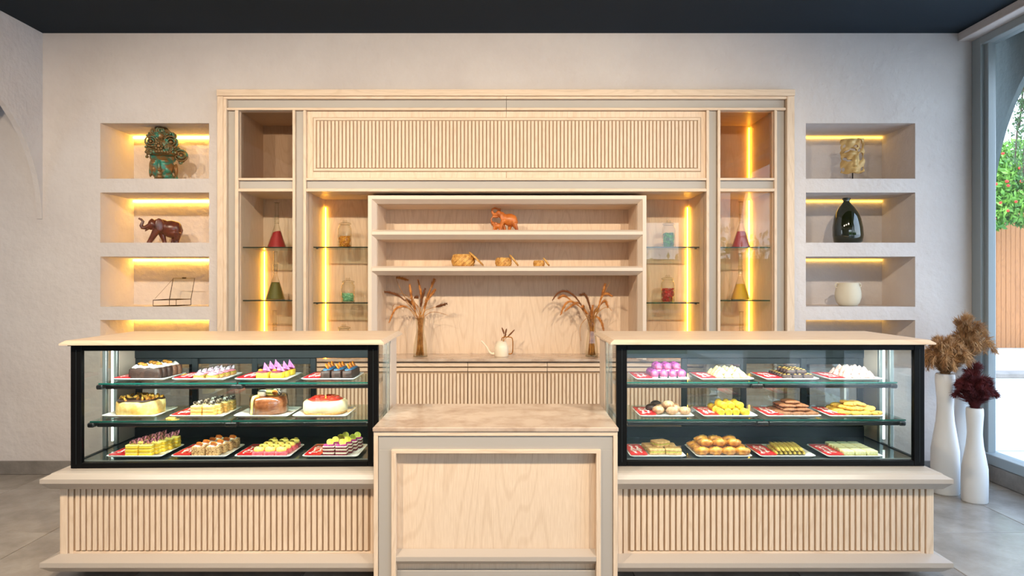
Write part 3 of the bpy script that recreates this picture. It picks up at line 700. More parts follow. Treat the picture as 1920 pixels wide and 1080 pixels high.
# ------------------------------------------------------------------ food builders
def lump(w, d, h, z=0, e=0.35, jit=0.06, seed=0, nu=16, nv=8): return MB().ell((0, 0, z + h/2), (w/2, d/2, h/2), nu, nv, e, None, jit, 30, seed)
def shard_mb(h=0.035, w=0.022, t=0.002, tilt=25, kind='leaf'):
    poly = [(-w*0.3, 0), (w*0.2, 0), (w*0.5, h*0.5), (w*0.25, h), (-w*0.2, h*0.75), (-w*0.5, h*0.3)] if kind == 'leaf' else [(-w/2, 0), (w/2, 0), (0, h)]
    m = MB().extr(poly, 'y', -t/2, t/2); M = Matrix.Rotation(R(tilt), 4, 'Y') @ Matrix.Rotation(R(tilt * 0.5), 4, 'X')
    m.v = [tuple(M @ Vector(p)) for p in m.v]; return m
def slice_proto(name, label, cat, w, d, layers, top=None, group=None):
    """layered slice: layers = (material, height)"""
    t = thing(name, label, cat, (0, 0, -5), group=group); z = 0
    for k, (mt, h) in enumerate(layers):
        part('layer', lump(w * (1.0 - 0.015 * (k % 2)), d * (1.0 - 0.015 * (k % 2)), h * 1.12, z, 0.22, 0.03, k + 3), mt, t, True); z += h
    if top: top(t, z)
    return t
def set_out(proto, poss, z, label=None):
    """poss = (x, y, rz[, dz]); the prototype takes the first place, copies the others"""
    for k, p in enumerate(poss):
        L = (p[0], p[1], z + (p[3] if len(p) > 3 else 0))
        if k == 0: proto.location = L; proto.rotation_euler = (0, 0, p[2])
        else: copy_tree(proto, L, p[2])
def set_solo(o, poss, z):
    for k, p in enumerate(poss):
        q = o if k == 0 else o.copy()
        if k: COL.objects.link(q)
        q.location = (p[0], p[1], z + (p[3] if len(p) > 3 else 0)); q.rotation_euler = (p[4] if len(p) > 4 else 0, 0, p[2])
def rows(x, y, nx_, ny_, px, py, jr=0.1, seed=1, skew=0.0):
    g = random.Random(seed); return [(x + (i - (nx_-1)/2)*px + (j - (ny_-1)/2)*skew, y + (j - (ny_-1)/2)*py, g.uniform(-jr, jr)) for j in range(ny_) for i in range(nx_)]

# left case, upper shelf
def f_choc(x, y, z):
    t = thing('chocolate_cake', 'dark chocolate layer cake topped with cream and golden nuts', 'cake', (x - 0.01, y, z))
    n = 5
    for k in range(n):
        m = MB().ell((0.008*k - 0.01, -0.085 + k*0.042, 0.030), (0.088, 0.022, 0.031), 14, 8, 0.3, None, 0.04, 30, k); part('cake_slice', m, C_choc if k < 3 else C_chocs, t, True)
        for q in (-0.05, 0.0, 0.05):
            c = MB().lathe([(0.019, 0), (0.021, 0.006), (0.012, 0.014), (0.0, 0.022)], (0.008*k - 0.01 + q, -0.085 + k*0.042, 0.057), 10, fn=lambda a, zz: 1 + 0.12*math.cos(5*a)); part('cream_rosette', c, C_cream, t, True)
            if (k + int(q*100)) % 2 == 0: part('nut', MB().ell((0.008*k - 0.012 + q, -0.09 + k*0.042, 0.078), (0.018, 0.012, 0.009), 8, 6, 1, None, 0.3, 60, k), C_nut, t, True)
def top_shards(mt, n, h, w, kind='leaf', base=None, tilt=25, spread=0.022):
    def fn(t, z):
        if base: part('topping', lump(spread*2.6, spread*2.6, 0.014, z - 0.002, 0.8, 0.25, 5, 12, 6), base, t, True)
        for k in range(n):
            m = shard_mb(h, w, 0.002, tilt - 12*k, kind); m.shift(((k - (n-1)/2) * spread, 0.006*(k % 2), z + 0.004)); part('chocolate_shard', m, mt, t)
    return fn
def f_pinksq(x, y, z):
    p = slice_proto('cream_square', 'small nut pastry square with pink cream and silver shards', 'pastry', 0.058, 0.058, [(C_crust, 0.012), (C_olive, 0.008)], top_shards(C_silver, 2, 0.034, 0.02, 'leaf', C_pinkc), 'pink cream squares')
    set_out(p, rows(x, y, 2, 4, 0.07, 0.058, 0.06, 2, 0.008), z)
def f_pinktri(x, y, z):
    def top(t, z_):
        part('topping', lump(0.062, 0.062, 0.018, z_ - 0.004, 0.7, 0.25, 4, 12, 6), C_velvet, t, True); part('fruit', MB().ell((-0.012, -0.012, z_ + 0.016), (0.014, 0.012, 0.008), 8, 6), C_orange, t, True)
        m = shard_mb(0.055, 0.05, 0.0025, -14, 'tri'); m.shift((0.012, 0.01, z_ + 0.004)); part('chocolate_shard', m, C_shardp, t, label='pink triangular chocolate shard')
    p = slice_proto('fruit_square', 'yellow pastry square with plum topping and a pink triangle shard', 'pastry', 0.066, 0.06, [(C_yel, 0.030)], top, 'squares with pink triangle shards')
    set_out(p, rows(x, y, 2, 3, 0.078, 0.074, 0.08, 3, 0.006), z)
def f_eclair(x, y, z):
    def top(t, z_):
        part('sprinkles', lump(0.05, 0.20, 0.016, z_ - 0.004, 0.7, 0.15, 6), C_blue, t, True)
        for k in range(3):
            m = MB().lathe([(0.0, -0.003), (0.017, -0.003), (0.019, 0), (0.017, 0.003), (0, 0.003)], (0, 0, 0), 14); M = Matrix.Rotation(R(62), 4, 'Y'); m.v = [tuple(M @ Vector(q)) for q in m.v]
            m.shift((0.0, -0.06 + k*0.06, z_ + 0.022)); part('orange_slice', m, C_orange, t)
    p = slice_proto('chocolate_bar', 'dark chocolate bar with blue sprinkles and upright orange slices', 'pastry', 0.056, 0.215, [(C_choc, 0.042)], top, 'chocolate bars with orange slices')
    set_out(p, rows(x + 0.0, y, 3, 1, 0.060, 0, 0.02, 4), z)
# left case, middle shelf
def cake_body(r, h, mt, t, fn=None, name='cake_body', rb=0.012):
    part(name, MB().lathe([(r - 0.004, 0), (r, 0.004), (r*1.01, h*0.5), (r, h - rb), (r - rb*0.4, h - rb*0.3), (r - rb, h), (0, h)], (0,0,0), 40, fn=fn), mt, t, True)
def f_nutcake(x, y, z):
    t = thing('nut_cake', 'round cream-coated cake with chocolate and golden nuts on top', 'cake', (x, y, z))
    cake_body(0.122, 0.076, C_custard, t, lambda a, zz: 1 + 0.012*math.sin(9*a + zz*60) + 0.008*math.sin(23*a))
    part('chocolate_glaze', MB().lathe([(0.117, 0.0735), (0.117, 0.078), (0.1, 0.081), (0, 0.081)], (0,0,0), 30, fn=lambda a, zz: 1 + 0.05*math.sin(5*a) + 0.03*math.sin(11*a)), C_choc, t, True)
    g = random.Random(4)
    for k in range(52):
        a, rr = g.uniform(0, 6.28), 0.108 * math.sqrt(g.random()); M = Euler((g.uniform(0, 3), g.uniform(0, 3), g.uniform(0, 3))).to_matrix()
        part('nut', MB().ell((rr*math.cos(a), rr*math.sin(a), 0.084), (0.017, 0.009, 0.006), 7, 5, 1, M), C_nut, t, True)
def f_vanilla(x, y, z):
    p = slice_proto('vanilla_slice', 'golden layered slice topped with black and white shards', 'cake slice', 0.06, 0.055, [(C_vanc, 0.012), (C_custard, 0.006), (C_vanc, 0.012), (C_custard, 0.006), (C_vanc, 0.010), (C_custard, 0.007)], top_shards(C_shardw, 3, 0.03, 0.03, 'leaf', None, 40, 0.016), 'golden layered slices')
    set_out(p, rows(x, y, 2, 4, 0.066, 0.058, 0.05, 5, 0.012), z)
def f_glazed(x, y, z):
    t = thing('glazed_cake', 'glossy round chocolate cake with yellow drip and white chocolate crown', 'cake', (x, y, z))
    part('cake_body', MB().lathe([(0.098, 0), (0.102, 0.008), (0.100, 0.07), (0.094, 0.088), (0.085, 0.093), (0, 0.093)], (0,0,0), 40), C_caram, t, True)
    part('clear_band', MB().lathe([(0.106, 0.001), (0.103, 0.06), (0.099, 0.098)], (0,0,0), 40), M_jar, t, True, label='clear plastic band')
    part('drip', MB().tube([(-0.04, -0.05, 0.095), (-0.055, -0.083, 0.094), (-0.058, -0.092, 0.08), (-0.058, -0.098, 0.05), (-0.058, -0.104, 0.012), (-0.058, -0.108, 0.003)], [0.012, 0.01, 0.007, 0.005, 0.005, 0.006], 8), C_yelc, t, True, label='yellow drip')
    part('cream_cube', MB().cbox(-0.045, -0.005, -0.055, -0.015, 0.093, 0.128, 0.006), C_cream, t, True)
    part('cream_mound', MB().ell((0.01, 0.0, 0.105), (0.05, 0.04, 0.018), 14, 8, 1, None, 0.3, 40, 2), C_yelc, t, True)
    part('fruit', MB().ell((0.04, -0.02, 0.112), (0.018, 0.016, 0.014), 10, 7), C_orange, t, True)
    part('leaf', MB().ell((0.02, 0.01, 0.13), (0.016, 0.01, 0.004), 8, 5), pm('mint_leaf', S(60, 140, 40), 0.5), t, True)
    m = shard_mb(0.075, 0.05, 0.003, 68, 'leaf'); m.shift((0.03, 0.0, 0.108)); part('chocolate_shard', m, C_shardw, t, label='white speckled chocolate shard')
def f_cheese(x, y, z):
    t = thing('cheesecake', 'round pale cheesecake covered with red strawberry glaze', 'cake', (x, y, z))
    part('biscuit_base', MB().lathe([(0.112, 0), (0.117, 0.004), (0.118, 0.016), (0, 0.016)], (0,0,0), 40, fn=lambda a, zz: 1 + 0.006*math.sin(31*a)), C_crust, t, True)
    part('filling', MB().lathe([(0.118, 0.014), (0.121, 0.03), (0.119, 0.06), (0.108, 0.071), (0.1, 0.073), (0, 0.073)], (0,0,0), 40), C_cheese, t, True)
    part('strawberry_glaze', MB().lathe([(0.094, 0.0725), (0.093, 0.077), (0.085, 0.081), (0, 0.081)], (0,0,0), 36, fn=lambda a, zz: 1 + 0.03*math.sin(8*a)), C_berry, t, True)
    g = random.Random(8)
    for k in range(26):
        a, rr = g.uniform(0, 6.28), 0.08*math.sqrt(g.random()); part('strawberry_piece', MB().ell((rr*math.cos(a), rr*math.sin(a), 0.083), (0.015, 0.012, 0.006), 8, 6, 1, None, 0.2, 50, k), C_berry, t, True)
# left case, floor
def f_lemon(x, y, z):
    p = slice_proto('lemon_slice', 'bright yellow layered slice with leaning pink and dark shards', 'cake slice', 0.066, 0.046, [(C_yel, 0.014), (C_yelc, 0.005), (C_yel, 0.014), (C_yelc, 0.005), (C_yel, 0.012), (C_yelc, 0.008)], top_shards(C_shard, 3, 0.045, 0.016, 'leaf', None, 48, 0.017), 'bright yellow layered slices')
    set_out(p, rows(x, y, 2, 5, 0.072, 0.048, 0.04, 6, 0.012), z)
def f_nutslice(x, y, z):
    def top(t, z_):
        part('crumbs', lump(0.06, 0.05, 0.012, z_ - 0.003, 0.7, 0.3, 7, 12, 6), C_cream, t, True)
        m = shard_mb(0.05, 0.032, 0.006, 58, 'leaf'); m.shift((-0.012, 0, z_ + 0.004)); part('brittle', m, C_orange, t, label='orange nut brittle')
    p = slice_proto('nut_slice', 'nut-coated cake slice with orange brittle on top', 'cake slice', 0.068, 0.052, [(C_nutcoat, 0.045)], top, 'nut-coated slices')
    set_out(p, rows(x, y, 2, 4, 0.076, 0.057, 0.06, 7, 0.01), z)
def f_fondant(x, y, z):
    def top(t, z_):
        part('filling', MB().ell((0, 0, z_ + 0.006), (0.026, 0.026, 0.018), 12, 8, 0.9, None, 0.25, 60, 3), C_yelc, t, True); part('pistachio', MB().ell((0.006, 0.008, z_ + 0.022), (0.014, 0.012, 0.009), 8, 6, 1, None, 0.35, 60, 5), C_olive, t, True)
    p = slice_proto('fondant_tartlet', 'pink-sided square tartlet with yellow filling and pistachio', 'tartlet', 0.058, 0.058, [(C_fond, 0.022)], top, 'pink tartlets')
    set_out(p, rows(x - 0.004, y, 3, 4, 0.0595, 0.0595, 0.0, 8, 0.004), z)
def f_velvet(x, y, z):
    def top(t, z_):
        part('purple_crumb', lump(0.058, 0.046, 0.012, z_ - 0.003, 0.6, 0.25, 3, 12, 6), C_purp, t, True)
        m = MB().lathe([(0, -0.002), (0.018, -0.002), (0.019, 0), (0.018, 0.002), (0, 0.002)], (0,0,0), 14); M = Matrix.Rotation(R(58), 4, 'X') @ Matrix.Rotation(R(20), 4, 'Y'); m.v = [tuple(M @ Vector(q)) for q in m.v]
        m.shift((0.004, 0, z_ + 0.018)); part('lime_disc', m, C_lime, t, label='yellow-green disc')
    p = slice_proto('velvet_slice', 'dark red and white layered slice with a lime disc', 'cake slice', 0.062, 0.048, [(C_velvet, 0.010), (C_cream, 0.008), (C_velvet, 0.010), (C_cream, 0.008), (C_velvet, 0.008), (C_cream, 0.006)], top, 'red and white layered slices')
    set_out(p, rows(x, y, 2, 4, 0.066, 0.056, 0.05, 9, 0.014), z)
# right case, upper shelf
def f_mac(x, y, z):
    t = thing('swirled_macaron', 'purple striped half-round macaron in the pile on the upper shelf', 'macaron', (0, 0, -5), group='purple macarons')
    part('shell', MB().ell((0, 0, 0.026), (0.026, 0.024, 0.025), 14, 9), C_macp, t, True)
    M = Matrix.Rotation(R(60), 3, 'X'); part('plum_disc', MB().ell((0, -0.010, 0.024), (0.024, 0.024, 0.016), 14, 8, 1, M), C_macd, t, True); part('white_foot', MB().ell((0, -0.004, 0.008), (0.022, 0.026, 0.008), 12, 6), C_cream, t, True)
    set_out(t, [(x - 0.075 + 0.05*i, y - 0.075 + 0.05*j, 0.15*((i + j) % 3 - 1)) for j in range(3) for i in range(4)] + [(x - 0.05 + 0.05*i, y - 0.05 + 0.05*j, 0.2, 0.036) for j in range(2) for i in range(3)], z)
def mering(mt, name, label, group, seed, n, h=0.05, r=0.036, x=0, y=0, z=0, second=None):
    g = random.Random(seed)
    m = MB(); prof = [(0.0, 0), (r, 0.002), (r*1.05, h*0.25), (r*0.75, h*0.5), (r*0.42, h*0.78), (r*0.08, h)]
    loops = []
    for k, (rr, zz) in enumerate(prof):
        loops.append([(rr*(1 + 0.17*math.cos(6*(2*math.pi*i/30 + k*0.35)))*math.cos(2*math.pi*i/30), rr*(1 + 0.17*math.cos(6*(2*math.pi*i/30 + k*0.35)))*math.sin(2*math.pi*i/30), zz) for i in range(30)])
    m.strips(loops, True, False, True)
    o = solo(name, m, mt, label, 'meringue', smooth=True, group=group)
    pos = [(x - 0.066 + 0.044*i + g.uniform(-.005, .005), y - 0.07 + 0.05*j, g.uniform(0, 6), 0) for j in range(4) for i in range(4)] + [(x - 0.044 + 0.044*i, y - 0.045 + 0.05*j, g.uniform(0, 6), h*0.5) for j in range(3) for i in range(3)]
    set_solo(o, pos[:n], z)
def f_mer(x, y, z): mering(C_mer, 'ivory_meringue', 'ivory swirled meringue in the heap on the upper shelf', 'ivory meringues', 3, 25, 0.038, 0.025, x, y, z)
def f_merp(x, y, z): mering(C_merg, 'pink_meringue', 'pinkish white meringue curl in the heap by the case end', 'pink meringues', 5, 25, 0.042, 0.025, x, y, z)
def f_darkp(x, y, z):
    t = thing('chocolate_praline', 'dark chocolate praline bar with gold flakes', 'praline', (0, 0, -5), group='dark pralines')
    part('bar', lump(0.055, 0.03, 0.024, 0, 0.4, 0.06, 2), C_choc, t, True)
    for q in (-0.014, 0.012): part('gold_flake', MB().ell((q, -0.004, 0.025), (0.008, 0.006, 0.003), 7, 5, 1, None, 0.3, 80, 2), C_gold, t, True)
    g = random.Random(6); set_out(t, [(x - 0.06 + 0.06*i, y - 0.09 + 0.036*j, g.uniform(-0.2, 0.2)) for j in range(6) for i in range(3)] + [(x - 0.03 + 0.06*i, y - 0.07 + 0.038*j, g.uniform(-0.3, 0.3), 0.024) for j in range(4) for i in range(2)], z)
# right case, middle shelf
def f_cook(x, y, z):
    o = solo('beige_cookie', MB().ell((0, 0, 0.022), (0.032, 0.032, 0.022), 18, 10, 1, None, 0.06, 40, 2), C_cook, 'domed beige cookie on the middle shelf', 'cookie', smooth=True, group='domed beige cookies')
    set_solo(o, [(x - 0.07, y - 0.05, 0), (x, y - 0.07, 1), (x + 0.07, y - 0.07, 2), (x - 0.045, y + 0.01, 3), (x + 0.03, y - 0.005, 4), (x - 0.01, y - 0.03, 2, 0.026), (x + 0.04, y + 0.06, 5), (x - 0.03, y + 0.07, 1)], z)
    o = solo('dark_cookie', MB().ell((0, 0, 0.022), (0.031, 0.031, 0.022), 18, 10, 1, None, 0.06, 40, 7), C_choc, 'dark chocolate cookie behind the domed beige cookies', 'cookie', smooth=True, group='dark cookies')
    set_solo(o, [(x - 0.095, y + 0.02, 0), (x - 0.06, y + 0.06, 0, 0.012)], z)
def f_lem(x, y, z):
    m = MB().tube([(0, -0.032, 0.02), (0, -0.03, 0.02), (0, 0.03, 0.02), (0, 0.032, 0.02)], [0.012, 0.019, 0.019, 0.012], 16)
    M = Matrix.Rotation(R(0), 4, 'X'); o = solo('lemon_roll', m, C_lem, 'yellow rolled biscuit in the pile on the middle shelf', 'biscuit', smooth=True, group='yellow rolled biscuits')
    g = random.Random(9)
    set_solo(o, [(x - 0.085 + 0.043*i, y - 0.085 + 0.07*j, g.uniform(-0.35, 0.35)) for j in range(3) for i in range(4)] + [(x - 0.062 + 0.043*i, y - 0.05 + 0.07*j, g.uniform(-0.5, 0.5), 0.030) for j in range(2) for i in range(3)], z)
def f_brown(x, y, z):
    o = solo('brown_biscuit', MB().ell((0, 0, 0.010), (0.042, 0.018, 0.010), 16, 8, 0.9, None, 0.06, 40, 4), C_brown, 'flat brown finger biscuit in the stack on the middle shelf', 'biscuit', smooth=True, group='brown finger biscuits')
    g = random.Random(10); pos = []
    for lay, (nx_, ny_) in enumerate(((3, 6), (2, 5), (2, 4), (1, 3))):
        for j in range(ny_):
            for i in range(nx_): pos.append((x + (i - (nx_-1)/2)*0.07 - 0.004*lay, y + (j - (ny_-1)/2)*0.036, g.uniform(-0.3, 0.3), 0.017*lay))
    set_solo(o, pos, z)
def f_chip(x, y, z):
    o = solo('chip_cookie', MB().ell((0, 0, 0.012), (0.034, 0.034, 0.012), 18, 8, 0.9, None, 0.06, 50, 3), C_chip, 'golden chocolate chip cookie on the middle shelf', 'cookie', smooth=True, group='chocolate chip cookies')
    g = random.Random(11); pos = []
    for lay, (nx_, ny_) in enumerate(((4, 4), (3, 3), (2, 2))):
        for j in range(ny_):
            for i in range(nx_): pos.append((x + (i - (nx_-1)/2)*0.055 + g.uniform(-.006, .006), y + (j - (ny_-1)/2)*0.056, g.uniform(0, 6), 0.019*lay, g.uniform(-0.25, 0.25)))
    set_solo(o, pos, z)
# right case, floor
def f_sand(x, y, z):
    t = thing('toast_sandwich', 'toasted sandwich piece with green filling on the floor of the case', 'sandwich', (0, 0, -5), group='toast sandwiches')
    part('lower_bread', lump(0.085, 0.075, 0.012, 0, 0.2, 0.03, 1), C_toast, t, True); part('filling', lump(0.087, 0.077, 0.008, 0.010, 0.25, 0.08, 2), C_fill, t, True); part('upper_bread', lump(0.085, 0.075, 0.012, 0.017, 0.2, 0.03, 3), C_toast, t, True)
    set_out(t, [(x - 0.035, y - 0.045, 0.05), (x + 0.055, y - 0.05, -0.08), (x - 0.045, y + 0.045, 0.15), (x + 0.045, y + 0.045, -0.1), (x + 0.0, y + 0.01, 0.4, 0.027)], z)
def f_cro(x, y, z):
    pts = []; rr = []
    for k in range(21):
        u = k / 20; a = R(-75 + 150*u); pts.append((0.036*math.sin(a), 0.026 - 0.036*math.cos(a) , 0.024)); rr.append(0.006 + 0.020*math.sin(math.pi*u)**0.9 * (1 + 0.10*math.cos(u*2*math.pi*5)))
    o = solo('croissant', MB().tube(pts, rr, 12, 0.85), C_cro, 'golden curved croissant heaped on the tray without a card', 'croissant', smooth=True, group='croissants')
    g = random.Random(12)
    set_solo(o, [(x - 0.108 + 0.072*i, y - 0.085 + 0.075*j, g.uniform(-0.4, 0.4)) for j in range(3) for i in range(4)] + [(x - 0.078 + 0.075*i, y - 0.045 + 0.08*j, g.uniform(-0.5, 0.5), 0.036) for j in range(2) for i in range(3)], z)
def f_stick(x, y, z):
    o = solo('savoury_stick', MB().ell((0, 0, 0.010), (0.013, 0.105, 0.010), 10, 10, 0.8, None, 0.12, 50, 2), C_stick, 'long yellow-green seeded stick lying in a row', 'pastry stick', smooth=True, group='seeded sticks')
    set_solo(o, [(x - 0.075 + 0.024*i, y, R(-6)) for i in range(7)] + [(x - 0.063 + 0.024*i, y, R(-6), 0.016) for i in range(6)], z)
def f_pist(x, y, z):
    t = thing('pistachio_slice', 'pale pistachio slice lined up in rows on the case floor', 'pastry slice', (0, 0, -5), group='pale pistachio slices')
    part('base', lump(0.058, 0.030, 0.008, 0, 0.25, 0.04, 1), C_pistd, t, True); part('body', lump(0.058, 0.030, 0.020, 0.007, 0.25, 0.05, 3), C_pist, t, True)
    set_out(t, [(x - 0.062 + 0.062*i, y - 0.095 + 0.032*j, 0.03*((i*3 + j) % 3 - 1)) for j in range(7) for i in range(3)], z)

ZU, ZM, ZF = 0.9586, 0.7706, 0.5748
YU, YM, YF = 3.735 + TD/2, 3.66 + TD/2, 3.58 + TD/2
for k, (x, desc, card, fn) in enumerate(((-2.035, 'the dark chocolate layer cake', 1, f_choc), (-1.705, 'the pink cream squares', 1, f_pinksq), (-1.360, 'the squares with pink triangle shards', 1, f_pinktri), (-0.995, 'the chocolate bars with orange slices', 1, f_eclair))): tray(x, YU, ZU, desc, card, k, fn)
for k, (x, desc, card, fn) in enumerate(((-2.045, 'the round nut cake', 0, f_nutcake), (-1.68, 'the golden layered slices', 1, f_vanilla), (-1.335, 'the glossy chocolate cake', 0, f_glazed), (-1.020, 'the strawberry cheesecake', 0, f_cheese))): tray(x, YM, ZM, desc, card, k + 2, fn)
for k, (x, desc, card, fn) in enumerate(((-1.972, 'the bright yellow slices', 1, f_lemon), (-1.632, 'the nut-coated slices', 1, f_nutslice), (-1.298, 'the pink tartlets', 1, f_fondant), (-0.942, 'the red and white slices', 1, f_velvet))): tray(x, YF, ZF, desc, card, k + 1, fn)
for k, (x, desc, card, fn) in enumerate(((0.840, 'the purple macarons', 1, f_mac), (1.195, 'the ivory meringues', 1, f_mer), (1.552, 'the dark pralines', 1, f_darkp), (1.900, 'the pink meringues', 1, f_merp))): tray(x, YU, ZU, desc, card, k + 3, fn)
for k, (x, desc, card, fn) in enumerate(((0.846, 'the domed beige cookies', 1, f_cook), (1.188, 'the yellow rolled biscuits', 1, f_lem), (1.530, 'the brown finger biscuits', 1, f_brown), (1.866, 'the chocolate chip cookies', 1, f_chip))): tray(x, YM, ZM, desc, card, k + 4, fn)
for k, (x, desc, card, fn) in enumerate(((0.782, 'the toast sandwiches', 1, f_sand), (1.130, 'the croissants', 0, f_cro), (1.464, 'the seeded sticks', 1, f_stick), (1.816, 'the pistachio slices', 1, f_pist))): tray(x, YF, ZF, desc, card, k + 2, fn)
# ------------------------------------------------------------------ sculptures in the niches
M_bronze = pm('verdigris_bronze', S(136, 98, 56), 0.4, metal=0.3, var=(15, S(56, 132, 114), 0.47, 0.58), bump=(70, 0.3, 0.004))
M_bronze2 = pm('old_gold_bronze', S(112, 86, 48), 0.42, metal=0.35, var=(26, S(58, 126, 106), 0.50, 0.62), bump=(90, 0.3, 0.004))
M_darkwood = pm('polished_dark_wood', S(112, 56, 34), 0.3, var=(14, S(70, 30, 22), 0.35, 0.65), bump=(60, 0.2, 0.004), coat=0.3)
M_orwood = pm('carved_orange_wood', S(206, 118, 44), 0.4, var=(14, S(150, 74, 24), 0.35, 0.7), bump=(60, 0.2, 0.004), coat=0.2)
M_gold = pm('carved_gold_wood', S(206, 176, 118), 0.45, metal=0.15, var=(9, S(176, 140, 84), 0.35, 0.7))
NF = [c for c, d in nz]                                # niche floor heights

def buddha():
    Y = 5.50; k = 1 / (9 * F_PX / Y); cx = 500; base = 1040
    def q(x, y, d=0.0): return ((x - cx) * k, d, (base - y) * k)
    def E(m, x, y, rx, ry, rd, d=0.0, jit=0, seed=0): m.ell(q(x, y, d), (rx*k, rd*k, ry*k), 22, 14, 1, None, jit, 20, seed)
    t = thing('buddha_head', 'bronze and turquoise statue head with a tall ornate crown in the top left niche', 'sculpture', (U(250 + cx/9, Y), Y, NF[0]), R(26))
    m = MB()
    E(m, 480, 790, 190, 215, 185, 0.0); E(m, 455, 890, 130, 120, 150, -30*k); E(m, 520, 960, 150, 90, 140); m.box(*[v for v in ((cx-130-cx)*k, (cx+190-cx)*k)], -0.05, 0.06, 0, 50*k)
    E(m, 368, 716, 58, 13, 34, -128*k); E(m, 525, 712, 74, 13, 34, -148*k); E(m, 445, 815, 27, 100, 52, -168*k); E(m, 445, 872, 44, 26, 45, -185*k)      # brow, nose
    E(m, 366, 762, 44, 24, 36, -122*k); E(m, 540, 762, 60, 26, 40, -146*k); E(m, 500, 640, 205, 110, 112, 10*k)                                            # lids
    E(m, 440, 918, 62, 16, 40, -170*k); E(m, 442, 942, 50, 18, 40, -165*k); E(m, 450, 985, 60, 40, 60, -130*k)        # lips, chin
    E(m, 370, 850, 56, 62, 66, -78*k); E(m, 560, 850, 80, 80, 90, -80*k)                                              # cheeks
    E(m, 700, 840, 34, 120, 60, 10*k); E(m, 700, 985, 38, 50, 40, 10*k); E(m, 312, 880, 24, 100, 50, 10*k)            # ears with long lobes
    me = remeshed(m, 0.0042, 3); link('face', me, M_bronze, t)
    m = MB(); E(m, 500, 560, 245, 90, 200, 0.0); E(m, 500, 440, 255, 170, 170, 20*k); E(m, 480, 300, 215, 150, 140, 20*k); E(m, 475, 190, 120, 90, 90, 20*k); E(m, 780, 600, 80, 110, 60, 0)
    link('crown', remeshed(m, 0.006, 3), M_bronze2, t)
    def ring(x, y, r, d, tr=14, n=20):
        p = [((x - cx)*k + r*k*math.cos(a), d*k, (base - y)*k + r*k*math.sin(a)) for a in [2*math.pi*i/n for i in range(n + 1)]]
        part('scroll_ring', MB().tube(p, tr*k, 8), M_bronze2, t, True)
    def bead(x, y, r, d, mt=M_bronze): part('bead', MB().ell(q(x, y, d*k), (r*k, r*k*0.7, r*k), 12, 8), mt, t, True)
    for x, y, r, d in ((320, 400, 82, -120), (620, 390, 100, -130), (775, 590, 95, -60), (460, 200, 55, -90), (365, 230, 48, -70), (560, 230, 46, -70), (660, 270, 40, -40), (600, 500, 48, -165), (300, 560, 46, -110), (560, 490, 30, -180)):
        ring(x, y, r, d); ring(x, y, r*0.55, d - 10, 11, 14); bead(x, y, r*0.28, d - 10, M_bronze if r > 60 else M_bronze2)
    for i in range(8): bead(440 + 52*math.cos(i*math.pi/4), 480 + 52*math.sin(i*math.pi/4), 24, -190, M_bronze2)
    bead(440, 480, 30, -205); bead(465, 300, 55, -130); bead(770, 705, 34, -20)
    for i in range(15): bead(270 + 29*i, 610 - 46*math.sin(math.pi*i/14), 17, -185*math.sin(math.pi*(i+2)/18), M_bronze2)
    for i in range(9): bead(330 + 45*i, 560 - 10*math.sin(math.pi*i/8), 24, -190 + abs(i-4)*16, M_bronze)
    g = random.Random(21)
    for i in range(70):                                  # small foliage bosses filling the crown
        x, y = g.uniform(270, 740), g.uniform(190, 590); u = (x - 500)/265
        if abs(u) < 1 and y > 150 + 260*u*u: bead(x, y, g.uniform(13, 26), -150*math.sqrt(max(0, 1 - u*u)) + 10 - 40*(y - 190)/400 + 30, M_bronze2 if i % 3 else M_bronze)
    for i in range(11): bead(285 + 41*i, 590 - 26*math.sin(math.pi*i/10), 30, -190*math.sin(math.pi*(i + 1.5)/13), M_bronze2)
    for i, (x, y) in enumerate(((420, 130), (455, 120), (500, 128), (530, 150), (300, 250), (270, 290), (690, 265), (720, 430), (745, 480), (250, 480), (252, 560), (262, 640))): bead(x, y, 26, 0, M_bronze2)
buddha()

def elephant(name, label, mat, Y, px0, py0, sc, base, z, spec):
    """spec in zoomed-picture units: lists of ellipsoids, tubes; side offset in the same units"""
    k = 1 / (sc * F_PX / Y); cx = spec['cx']
    m = MB()
    for x, y, rx, ry, rd, d in spec['ell']: m.ell(((x - cx)*k, d*k, (base - y)*k), (rx*k, rd*k, ry*k), 18, 12)
    for pts, rr in spec['tube']: m.tube([((x - cx)*k, d*k, (base - y)*k) for x, y, d in pts], [r*k for r in rr], 12)
    # feet end flat on the shelf
    me = remeshed(m, 0.0035, 3)
    for v in me.vertices:
        if v.co.z < 0: v.co.z = 0
    t = thing(name, label, 'figurine', (U(px0 + cx/sc, Y), Y, z), R(22) if px0 < 500 else 0)
    link('body', me, mat, t)
    for x, y, rx, ry, d in spec['ear']:
        part('ear', MB().ell(((x - cx)*k, d*k, (base - y)*k), (rx*k, 22*k, ry*k), 14, 9, 1, Matrix.Rotation(R(18 if d < 0 else -18), 3, 'Z'), 0.1, 30, 2), mat, t, True)
    for pts, rr in spec.get('tusk', ()): part('tusk', MB().tube([((x - cx)*k, d*k, (base - y)*k) for x, y, d in pts], [r*k for r in rr], 8), mat, t, True)
    for pts, rr in spec.get('tail', ()): part('tail', MB().tube([((x - cx)*k, d*k, (base - y)*k) for x, y, d in pts], [r*k for r in rr], 8), mat, t, True)
    return t
